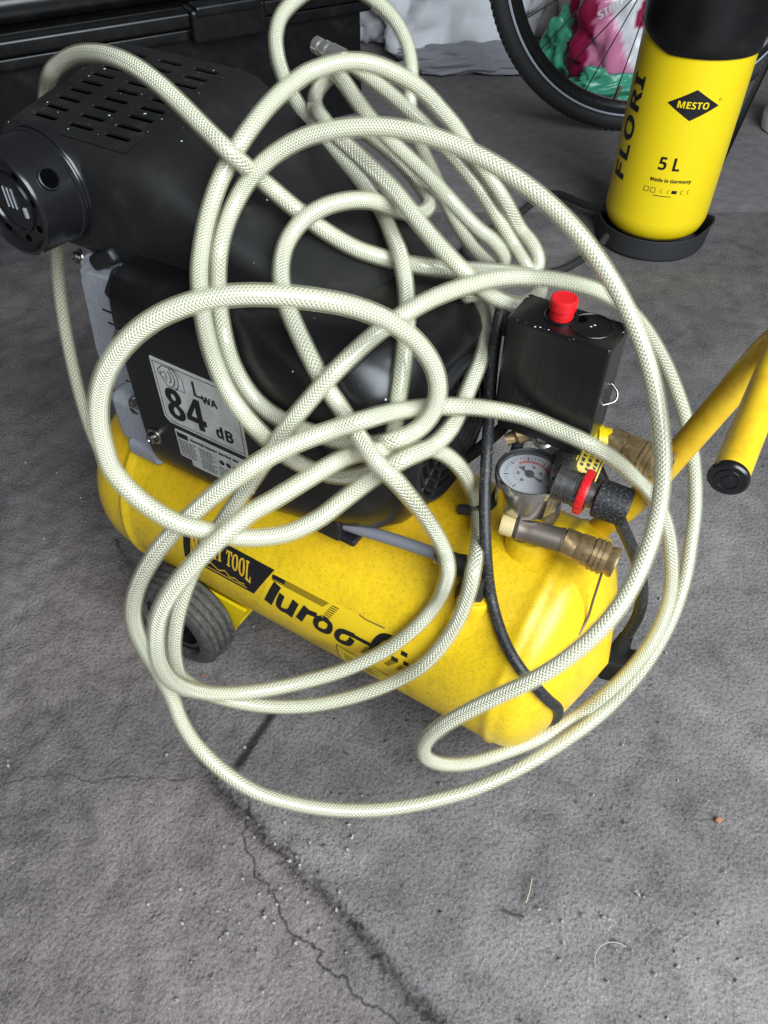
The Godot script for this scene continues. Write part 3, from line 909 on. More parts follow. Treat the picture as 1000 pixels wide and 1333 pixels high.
	var inset := [Vector2(-0.1222 + cut, 0.2768), Vector2(-0.0525 + cut, 0.2768), Vector2(-0.0525 + cut, 0.3302), Vector2(-0.1222, 0.3302), Vector2(-0.1222, 0.2768 + cut), Vector2(-0.1222 + cut, 0.2768)]
	stroke(e, inset, 0.0006, flat, 0.0004)
	var hexp := []
	for q in [Vector2(-0.0105, 0.003), Vector2(-0.005, 0.0085), Vector2(0.007, 0.0085), Vector2(0.0125, 0.002), Vector2(0.0125, -0.0085), Vector2(-0.004, -0.0085), Vector2(-0.0105, 0.003)]: hexp.append(q + Vector2(-0.1085, 0.3205))
	stroke(e, hexp, 0.0006, flat, 0.0004)
	for k in 3:
		var arc := []
		for j in 9:
			var an := deg_to_rad(-52 + 13.0 * j)
			arc.append(Vector2(-0.1135, 0.3205) + Vector2(cos(an), sin(an)) * (0.0065 + k * 0.0033))
		stroke(e, arc, 0.0007, flat, 0.0004)
	stroke(e, [Vector2(-0.1165, 0.3225), Vector2(-0.1145, 0.3225), Vector2(-0.1115, 0.325), Vector2(-0.1115, 0.316), Vector2(-0.1145, 0.3185), Vector2(-0.1165, 0.3185), Vector2(-0.1165, 0.3225)], 0.0006, flat, 0.0004)
	obj("sound_emblem", e, M.ink, plate)
	obj("lettering", letters("L", "Droid Sans", 400, 0.0072, 0.0125, face.call(-0.0870, 0.3135, pz + 0.0007)), M.ink, plate)
	obj("lettering", letters("WA", "Droid Sans", 700, 0.0135, 0.0062, face.call(-0.0800, 0.3105, pz + 0.0007)), M.ink, plate)
	obj("lettering", letters("84", "Droid Sans", 700, 0.0365, 0.0290, face.call(-0.1175, 0.2815, pz + 0.0007)), M.ink, plate)
	obj("lettering", letters("dB", "Droid Sans", 700, 0.0155, 0.0115, face.call(-0.0725, 0.2820, pz + 0.0007)), M.ink, plate)
	# type plate with small print
	var tp := Geo.new()
	tp.prism(Transform3D(Basis.IDENTITY, Vector3(0, 0, pz - 0.001)), PackedVector2Array([Vector2(-0.1065, 0.2365), Vector2(-0.047, 0.2365), Vector2(-0.047, 0.2690), Vector2(-0.1175, 0.2690), Vector2(-0.1175, 0.2425), Vector2(-0.1065, 0.2425)]), 0.0015)
	var tplate := obj("type_plate", tp, M.silver, cover)
	var sm := Geo.new()
	var rng := RandomNumberGenerator.new()
	rng.seed = 77
	for col in [[-0.1155, 0.016], [-0.0955, 0.015], [-0.0775, 0.012]]:
		for k in 9:
			if col[0] > -0.08 and k < 4: continue
			if col[0] < -0.11 and k > 6: continue
			var y := 0.2595 - k * 0.0024
			var x: float = col[0]
			while x < col[0] + col[1] * rng.randf_range(0.7, 1.0):
				var l := rng.randf_range(0.0012, 0.0032)
				stroke(sm, [Vector2(x, y), Vector2(x + l, y)], 0.001, flat, 0.0003)
				x += l + 0.0007
	for k in 4:
		var ring4 := []
		for j in 9: ring4.append(Vector2(-0.0735 + k * 0.0062, 0.2560) + Vector2(cos(TAU * j / 8.0), sin(TAU * j / 8.0)) * 0.0014)
		stroke(sm, ring4, 0.0022, flat, 0.0003)
	patch(sm, Vector2(-0.1160, 0.2625), Vector2(-0.1050, 0.2625), Vector2(-0.1050, 0.2675), Vector2(-0.1160, 0.2675), flat, 0.0003, 1)
	obj("small_print", sm, M.ink, tplate)
	obj("lettering", letters("Kompressor turbo air", "Droid Sans", 700, 0.046, 0.0030, face.call(-0.1020, 0.2635, pz + 0.0006)), M.ink, tplate)

func along(a: Vector3, b: Vector3) -> Transform3D:
	var d := (b - a).normalized()
	var y := d.cross(Vector3.UP if absf(d.y) < 0.9 else Vector3.RIGHT).normalized()
	return Transform3D(Basis(d, y, d.cross(y)), a)

func coupler(parent: Node, a: Vector3, b: Vector3, called: String) -> void:
	var t := along(a, b)
	var len := a.distance_to(b)
	var g := Geo.new()
	g.lathe(t, [Vector2(0, 0.0001), Vector2(0, 0.0085), Vector2(0.001, 0.0104), Vector2(len * 0.30, 0.0104), Vector2(len * 0.32, 0.009)], 6)
	var nut := obj(called, g, M.brass, parent)
	g = Geo.new()
	g.lathe(t, [Vector2(len * 0.30, 0.0092), Vector2(len * 0.36, 0.0105), Vector2(len * 0.60, 0.0109), Vector2(len * 0.61, 0.0101), Vector2(len * 0.63, 0.0101), Vector2(len * 0.64, 0.0111)], 36)
	obj("body", g, M.brass, nut)
	g = Geo.new()
	var k0 := len * 0.64
	var pr := [Vector2(k0, 0.0111)]
	for k in 3:
		pr.append_array([Vector2(k0 + 0.0002 + k * 0.0033, 0.0114), Vector2(k0 + 0.0024 + k * 0.0033, 0.0114), Vector2(k0 + 0.0026 + k * 0.0033, 0.0107), Vector2(k0 + 0.0032 + k * 0.0033, 0.0107)])
	pr.append(Vector2(k0 + 0.0105, 0.0092))
	g.lathe(t, pr, 60, 0.012)
	obj("knurled_sleeve", g, M.brass, nut)
	g = Geo.new()
	g.lathe(t, [Vector2(k0 + 0.010, 0.0092), Vector2(len, 0.0096), Vector2(len + 0.003, 0.0108), Vector2(len + 0.005, 0.0104), Vector2(len + 0.005, 0.006), Vector2(len - 0.004, 0.0055), Vector2(len - 0.004, 0.0001)], 36)
	obj("collar", g, M.brass, nut)

func build_fittings(c: Node3D) -> void:
	# delivery pipe from the pump to the check valve
	var foot := Geo.new()
	foot.rbox(Basis.IDENTITY, Vector3(0.014, 0.228, 0.060), Vector3(0.024, 0.022, 0.020), 0.004)
	foot.rbox(Basis.IDENTITY, Vector3(0.026, 0.2205, 0.061), Vector3(0.022, 0.006, 0.014), 0.002)
	obj("pipe_elbow", foot, M.black, c)
	var g := Geo.new()
	g.tube(smooth_path(PackedVector3Array([Vector3(0.018, 0.2315, 0.062), Vector3(0.038, 0.231, 0.0595), Vector3(0.068, 0.2325, 0.0555), Vector3(0.100, 0.2335, 0.0520)]), 6), 0.0046, 16)
	obj("delivery_pipe", g, M.grey_pipe, c)
	var va := along(Vector3(0.098, 0.2335, 0.0522), Vector3(0.136, 0.2325, 0.0515))
	g = Geo.new()
	g.lathe(va, [Vector2(0, 0.0046), Vector2(0, 0.0068), Vector2(0.004, 0.0068), Vector2(0.0045, 0.0055), Vector2(0.007, 0.0055)], 24)
	var ferr := obj("check_valve", g, M.steel, c)
	g = Geo.new()
	g.lathe(va, [Vector2(0.006, 0.0050), Vector2(0.006, 0.0066), Vector2(0.014, 0.0074), Vector2(0.020, 0.0094), Vector2(0.029, 0.0094), Vector2(0.030, 0.0001)], 6)
	obj("valve_body", g, M.dark_iron, ferr)
	g = Geo.new()
	g.lathe(along(Vector3(0.1275, 0.205, 0.054), Vector3(0.1275, 0.232, 0.052)), [Vector2(0, 0.0115), Vector2(0.012, 0.0115), Vector2(0.014, 0.010), Vector2(0.026, 0.009), Vector2(0.026, 0.0001)], 6)
	obj("valve_stem", g, M.dark_iron, ferr)
	# manifold under the pressure switch
	g = Geo.new()
	g.rbox(Basis.IDENTITY, Vector3(0.142, 0.275, -0.034), Vector3(0.022, 0.066, 0.022), 0.003)
	g.rbox(Basis.IDENTITY, Vector3(0.134, 0.302, -0.033), Vector3(0.046, 0.012, 0.024), 0.003)
	g.lathe(along(Vector3(0.142, 0.222, -0.032), Vector3(0.142, 0.262, -0.033)), [Vector2(0, 0.013), Vector2(0.014, 0.012), Vector2(0.016, 0.0095), Vector2(0.042, 0.0095)], 6)
	g.lathe(along(Vector3(0.1500, 0.2960, -0.030), Vector3(0.1605, 0.3000, 0.006)), [Vector2(0, 0.0075), Vector2(0.02, 0.0075), Vector2(0.022, 0.0085), Vector2(0.036, 0.0085), Vector2(0.037, 0.007)], 6)
	var man := obj("manifold", g, M.zinc, c)
	hex_bolt(man, Vector3(0.1345, 0.305, -0.021), Vector3(0.1, 0.75, 0.6).normalized(), 0.0052)
	g = Geo.new()
	g.lathe(along(Vector3(0.124, 0.303, -0.028), Vector3(0.112, 0.296, -0.018)), [Vector2(0, 0.0001), Vector2(0, 0.007), Vector2(0.012, 0.007), Vector2(0.014, 0.0045), Vector2(0.02, 0.0045), Vector2(0.02, 0.0001)], 6)
	obj("cable_gland", g, M.brass, man)
	# gauge, face up
	var up := Transform3D(Basis(Vector3(0, 1, 0), Vector3(0, 0, 1), Vector3(1, 0, 0)), Vector3(0.1361, 0.2655, -0.0005))
	g = Geo.new()
	g.lathe(up, [Vector2(0, 0.0001), Vector2(0, 0.017), Vector2(0.0015, 0.0186), Vector2(0.017, 0.0192), Vector2(0.0185, 0.0192)], 56)
	var gauge := obj("pressure_gauge", g, M.chrome, c)
	g = Geo.new()
	g.lathe(up, [Vector2(0.0182, 0.0194), Vector2(0.0190, 0.0207), Vector2(0.0235, 0.0207), Vector2(0.0248, 0.0202), Vector2(0.0249, 0.0195)], 56)
	obj("bezel", g, M.chrome, gauge)
	g = Geo.new()
	g.lathe(up, [Vector2(0.0249, 0.0195), Vector2(0.0240, 0.0187), Vector2(0.0213, 0.0178)], 56)
	obj("inner_ring", g, M.black, gauge)
	g = Geo.new()
	g.lathe(up, [Vector2(0.0212, 0.0178), Vector2(0.0212, 0.0001)], 48)
	obj("dial", g, mat(Color(0.40, 0.40, 0.42), 0.6), gauge)
	var dial := func(q: Vector3) -> Vector3:
		var a := deg_to_rad(28.0)
		var x := q.x * cos(a) - q.y * sin(a)
		var y := q.x * sin(a) + q.y * cos(a)
		return Vector3(0.1361 + x, 0.2869 + q.z, -0.0005 - y)
	var tk := Geo.new()
	var rd := Geo.new()
	for k in 31:
		var an := deg_to_rad(225.0 - 270.0 * k / 30.0)
		var dr := Vector2(cos(an), sin(an))
		stroke(tk, [dr * (0.0135 if k % 5 else 0.0125), dr * 0.0152], 0.0004 if k % 5 else 0.0007, dial, 0.0)
	var arc := []
	for k in 13: arc.append(Vector2(cos(deg_to_rad(120.0 - 10.0 * k)), sin(deg_to_rad(120.0 - 10.0 * k))) * 0.0112)
	stroke(rd, arc, 0.0016, dial, 0.0001)
	for k in 21:
		var an := deg_to_rad(225.0 - 270.0 * k / 20.0)
		var dr := Vector2(cos(an), sin(an))
		stroke(rd, [dr * 0.0088, dr * 0.0098], 0.0003, dial, 0.0001)
	obj("scale", tk, M.ink, gauge)
	obj("red_scale", rd, mat(Color(0.45, 0.06, 0.06), 0.5), gauge)
	for k in 6:
		var an := deg_to_rad(225.0 - 54.0 * k)
		obj("numeral", letters(str(k * 2), "Droid Sans", 700, 0.0018 if k < 5 else 0.003, 0.0022, func(q: Vector3) -> Vector3: return dial.call(Vector3(cos(an) * 0.0068 - 0.001 + q.x, sin(an) * 0.0068 - 0.001 + q.y, 0.0002)), 0.0001), M.ink, gauge)
	g = Geo.new()
	stroke(g, [Vector2(0.0065, -0.0068), Vector2(-0.0055, 0.0058)], 0.0009, dial, 0.0009)
	g.lathe(Transform3D(up.basis, Vector3(0.1361, 0.2869, -0.0005)), [Vector2(0, 0.0026), Vector2(0.0016, 0.0024), Vector2(0.0016, 0.0001)], 16)
	obj("needle", g, M.ink, gauge)
	g = Geo.new()
	g.lathe(up, [Vector2(0.0232, 0.0183), Vector2(0.0236, 0.009), Vector2(0.0237, 0.0001)], 48)
	obj("glass", g, M.glass, gauge)
	gauge.scale = Vector3.ONE * 1.13
	gauge.position = Vector3(0.1361, 0.2790, -0.0005) * -0.13
	# outlet line below the gauge: plug, pipe piece and quick coupler
	var a0 := Vector3(0.1352, 0.2575, 0.0222)
	var b0 := Vector3(0.1715, 0.2550, 0.0130)
	var pl := along(a0, b0)
	g = Geo.new()
	g.lathe(pl, [Vector2(0.004, 0.0001), Vector2(0.004, 0.003), Vector2(-0.0045, 0.0034), Vector2(-0.006, 0.0048), Vector2(-0.0055, 0.0068), Vector2(-0.003, 0.0074), Vector2(0.003, 0.0074), Vector2(0.004, 0.0066)], 32)
	obj("plug", g, M.cream, c)
	g = Geo.new()
	g.lathe(pl, [Vector2(0.004, 0.0001), Vector2(0.004, 0.007), Vector2(0.0065, 0.0088), Vector2(0.0085, 0.0074), Vector2(0.014, 0.0074), Vector2(0.017, 0.0083), Vector2(0.035, 0.0083), Vector2(0.036, 0.009), Vector2(0.038, 0.009)], 28)
	g.lathe(along(Vector3(0.140, 0.226, 0.004), Vector3(0.144, 0.257, 0.017)), [Vector2(0, 0.007), Vector2(0.03, 0.007)], 20)
	obj("outlet_pipe", g, M.bronze, c)
	coupler(c, b0, Vector3(0.2040, 0.2520, 0.0100), "quick_coupler")
	coupler(c, Vector3(0.172, 0.300, -0.0472), Vector3(0.2105, 0.300, -0.0430), "rear_quick_coupler")
	g = Geo.new()
	g.lathe(along(Vector3(0.145, 0.300, -0.035), Vector3(0.172, 0.300, -0.0472)), [Vector2(0, 0.008), Vector2(0.02, 0.008), Vector2(0.021, 0.0106), Vector2(0.0245, 0.0106), Vector2(0.0245, 0.009), Vector2(0.03, 0.009)], 24)
	obj("sealing_ring", g, M.yellow_clean, c)
	g = Geo.new()
	g.tube(smooth_path(PackedVector3Array([Vector3(0.2025, 0.2450, 0.0120), Vector3(0.2030, 0.2320, 0.0140), Vector3(0.2035, 0.2150, 0.0170), Vector3(0.2045, 0.2000, 0.0225), Vector3(0.2035, 0.1920, 0.0330)]), 5), 0.0009, 8)
	obj("retaining_wire", g, M.bronze, c)
	# regulator: ribbed metal body, red ring, black knob
	var ra := Vector3(0.1565, 0.3005, 0.0092)
	var rb := Vector3(0.2065, 0.2985, 0.0052)
	var rt := along(ra, rb)
	g = Geo.new()
	var rp := [Vector2(0, 0.0001), Vector2(0, 0.0095), Vector2(0.001, 0.0115)]
	for k in 9: rp.append_array([Vector2(0.0014 + k * 0.0014, 0.0117), Vector2(0.0021 + k * 0.0014, 0.0109)])
	rp.append_array([Vector2(0.015, 0.0117), Vector2(0.017, 0.0117), Vector2(0.0175, 0.0001)])
	g.lathe(rt, rp, 40)
	var reg := obj("regulator", g, M.zinc, c)
	g = Geo.new()
	g.lathe(rt, [Vector2(0.0165, 0.011), Vector2(0.0168, 0.0143), Vector2(0.0175, 0.0148), Vector2(0.0215, 0.0148), Vector2(0.0222, 0.0143), Vector2(0.0222, 0.0105)], 40)
	var rr := obj("locking_ring", g, M.red, reg)
	g = Geo.new()
	for k in 20:
		var an := TAU * k / 20.0
		g.rbox(rt.basis * Basis(Vector3(1, 0, 0), an), rt * Vector3(0.0195, cos(an) * 0.0148, sin(an) * 0.0148), Vector3(0.0034, 0.0008, 0.0022), 0.0003)
	obj("grip_rib", g, M.red, reg)
	g = Geo.new()
	g.lathe(rt, [Vector2(0.022, 0.0085), Vector2(0.029, 0.0085)], 24)
	obj("spindle", g, M.zinc, reg)
	g = Geo.new()
	g.lathe(rt, [Vector2(0.0275, 0.0001), Vector2(0.0275, 0.0112), Vector2(0.0285, 0.0126), Vector2(0.0475, 0.0122), Vector2(0.049, 0.0112), Vector2(0.0492, 0.0001)], 72, 0.018)
	var kn := obj("knob", g, M.cable, reg)
	# folded warning label on a plate behind the regulator
	g = Geo.new()
	var tl := Vector3(0.1590, 0.3070, -0.0290)
	var tr := Vector3(0.1760, 0.3010, -0.0300)
	var br := Vector3(0.1775, 0.2755, 0.0010)
	var bl := Vector3(0.1605, 0.2815, 0.0025)
	var nn := (tr - tl).cross(bl - tl).normalized() * -0.0006
	g.quad(tl, tr, br, bl)
	g.quad(bl + nn, br + nn, tr + nn, tl + nn)
	g.quad(tl, bl, bl + nn, tl + nn); g.quad(tr + nn, br + nn, br, tr); g.quad(bl, br, br + nn, bl + nn); g.quad(tl + nn, tr + nn, tr, tl)
	var lab := obj("warning_label", g, M.yellow_clean, c)
	for sgn in [-0.0009, 0.0003]:
		var onl := func(q: Vector3) -> Vector3:
			return tl + (bl - tl) * q.x + (tr - tl) * (1.0 - q.y) - nn.normalized() * sgn
		g = Geo.new()
		stroke(g, [Vector2(0.04, 0.08), Vector2(0.96, 0.08), Vector2(0.96, 0.92), Vector2(0.04, 0.92), Vector2(0.04, 0.08)], 0.05, onl, 0.0)
		var rng := RandomNumberGenerator.new()
		rng.seed = 12
		for k in 3:
			var x := 0.1
			while x < 0.85:
				var l := rng.randf_range(0.03, 0.07)
				if x > 0.35 and x < 0.55: 
					x += 0.1
					continue
				stroke(g, [Vector2(x, 0.24 + k * 0.25), Vector2(x + l, 0.24 + k * 0.25)], 0.13, onl, 0.0)
				x += l + 0.025
		obj("small_print", g, M.ink, lab)
	# pressure switch
	g = Geo.new()
	g.rbox(Basis.IDENTITY, Vector3(0.1320, 0.3515, -0.0310), Vector3(0.0668, 0.0770, 0.0335), 0.0022)
	var sw := obj("pressure_switch", g, M.plastic, c)
	specks(sw, sw.mesh, 26, 19, 0.0006, 0.3)
	g = Geo.new()
	g.rbox(Basis.IDENTITY, Vector3(0.1320, 0.3105, -0.0305), Vector3(0.06, 0.010, 0.032), 0.002)
	for k in 4: g.rbox(Basis.IDENTITY, Vector3(0.1105 + k * 0.0145, 0.345, -0.0143), Vector3(0.0006, 0.055, 0.0008), 0.0002)
	obj("moulding_line", g, M.plastic, sw)
	var kb := Transform3D(Basis(Vector3(0, 1, 0), Vector3(0, 0, 1), Vector3(1, 0, 0)), Vector3(0.1268, 0.3902, -0.0325))
	g = Geo.new()
	g.lathe(kb, [Vector2(-0.001, 0.0105), Vector2(0.0006, 0.0105), Vector2(0.001, 0.0098), Vector2(0.0003, 0.0092)], 36)
	obj("knob_seat", g, M.plastic, sw)
	g = Geo.new()
	g.lathe(kb, [Vector2(0.0, 0.0072), Vector2(0.006, 0.0076), Vector2(0.0065, 0.0082), Vector2(0.0115, 0.0085), Vector2(0.0128, 0.0079), Vector2(0.0132, 0.0068), Vector2(0.0128, 0.006), Vector2(0.0130, 0.0001)], 40)
	obj("switch_knob", g, M.red, sw)
	var hl := Transform3D(kb.basis, Vector3(0.1465, 0.3902, -0.0330))
	g = Geo.new()
	g.lathe(hl, [Vector2(0.0001, 0.0135), Vector2(0.0005, 0.0132), Vector2(0.0005, 0.0126), Vector2(0.0001, 0.0123)], 40)
	obj("raised_ring", g, M.plastic, sw)
	g = Geo.new()
	g.lathe(Transform3D(kb.basis, Vector3(0.1385, 0.3902, -0.0365)), [Vector2(0.00012, 0.0036), Vector2(0.00012, 0.0001)], 24)
	obj("screw_hole", g, M.void, sw)
	g = Geo.new()
	g.tube(smooth_path(PackedVector3Array([Vector3(0.1647, 0.351, -0.0393), Vector3(0.1702, 0.3475, -0.0377), Vector3(0.1712, 0.343, -0.034), Vector3(0.1650, 0.3405, -0.0290)]), 5), 0.0008, 8)
	obj("wire_clip", g, M.steel, sw)
	# cables
	g = Geo.new()
	g.tube(smooth_path(PackedVector3Array([Vector3(0.0850, 0.3500, -0.0560), Vector3(0.0813, 0.3737, -0.0514), Vector3(0.0852, 0.3666, -0.0362), Vector3(0.0882, 0.3423, -0.0281), Vector3(0.0936, 0.3112, -0.0197), Vector3(0.1067, 0.2919, 0.0068), Vector3(0.118, 0.2705, 0.0268), Vector3(0.1303, 0.2469, 0.0438), Vector3(0.1419, 0.2170, 0.0530), Vector3(0.1594, 0.2039, 0.0687), Vector3(0.1762, 0.1944, 0.0781), Vector3(0.1932, 0.1792, 0.0790), Vector3(0.2038, 0.1575, 0.0712), Vector3(0.2100, 0.1340, 0.0600), Vector3(0.2085, 0.1050, 0.0520), Vector3(0.1950, 0.0700, 0.0420), Vector3(0.16, 0.03, 0.02)]), 6), 0.0041, 14)
	obj("power_cable", g, M.cable, c)
	g = Geo.new()
	g.tube(smooth_path(PackedVector3Array([Vector3(0.160, 0.305, -0.03), Vector3(0.1832, 0.272, -0.0296), Vector3(0.2012, 0.2352, -0.0376), Vector3(0.2163, 0.2007, -0.0467), Vector3(0.228, 0.1689, -0.0483), Vector3(0.2318, 0.1393, -0.0478), Vector3(0.2297, 0.1174, -0.0396), Vector3(0.2292, 0.1054, -0.0344)]), 6), 0.0048, 14)
	var cord := obj("drain_cord", g, M.cable, c)
	g = Geo.new()
	g.rbox(Basis(Vector3(0, 1, 0), 0.3), Vector3(0.2335, 0.0945, -0.0285), Vector3(0.030, 0.026, 0.022), 0.004)
	g.lathe(along(Vector3(0.2292, 0.102, -0.0340), Vector3(0.2300, 0.122, -0.0420)), [Vector2(0, 0.0085), Vector2(0.012, 0.0065), Vector2(0.018, 0.0055)], 20)
	obj("boot", g, M.rubber, cord)
	hex_bolt(c, Vector3(0.2140, 0.1080, -0.0190), Vector3(0.92, -0.15, 0.3).normalized(), 0.0068)
	g = Geo.new()
	g.tube(smooth_path(PackedVector3Array([Vector3(0.040, 0.25, -0.01), Vector3(0.0539, 0.2412, -0.0136), Vector3(0.0716, 0.2452, -0.0298), Vector3(0.0931, 0.2773, -0.0319), Vector3(0.1101, 0.3087, -0.035)]), 6), 0.0045, 12)
	obj("motor_cable", g, M.rubber, c)
	g = Geo.new()
	g.tube(smooth_path(PackedVector3Array([Vector3(0.090, 0.232, 0.004), Vector3(0.1087, 0.241, 0.0011), Vector3(0.1157, 0.2614, -0.0087), Vector3(0.1165, 0.2851, -0.0218), Vector3(0.1184, 0.3125, -0.0301)]), 6), 0.0040, 12)
	obj("motor_cable", g, M.rubber, c)
	# handle: riser from the tank end and a cross bar with plugged ends
	g = Geo.new()
	g.tube(smooth_path(PackedVector3Array([Vector3(0.150, 0.165, -0.060), Vector3(0.176, 0.197, -0.060), Vector3(0.1900, 0.2230, -0.060), Vector3(0.2007, 0.2482, -0.060), Vector3(0.2199, 0.3156, -0.060), Vector3(0.2360, 0.3740, -0.061), Vector3(0.2425, 0.3935, -0.063), Vector3(0.2462, 0.4020, -0.0590), Vector3(0.2476, 0.4025, -0.0480), Vector3(0.2484, 0.3980, -0.030), Vector3(0.2490, 0.3940, -0.010), Vector3(0.2505, 0.392, 0.056)]), 8), 0.0089, 28)
	var hb := obj("handle_tube", g, M.yellow_tube, c)
	for s in [[Vector3(0.2502, 0.392, 0.0545), Vector3(0.2508, 0.392, 0.0645)]]:
		g = Geo.new()
		g.lathe(along(s[0], s[1]), [Vector2(0, 0.0001), Vector2(0.0, 0.0092), Vector2(0.0012, 0.0098), Vector2(0.0032, 0.0097), Vector2(0.0042, 0.0088), Vector2(0.0040, 0.0062), Vector2(0.0046, 0.006), Vector2(0.0046, 0.0052), Vector2(0.0040, 0.005), Vector2(0.0040, 0.0026), Vector2(0.0046, 0.0024), Vector2(0.0046, 0.0001)], 40)
		obj("end_plug", g, M.gloss_black, hb)

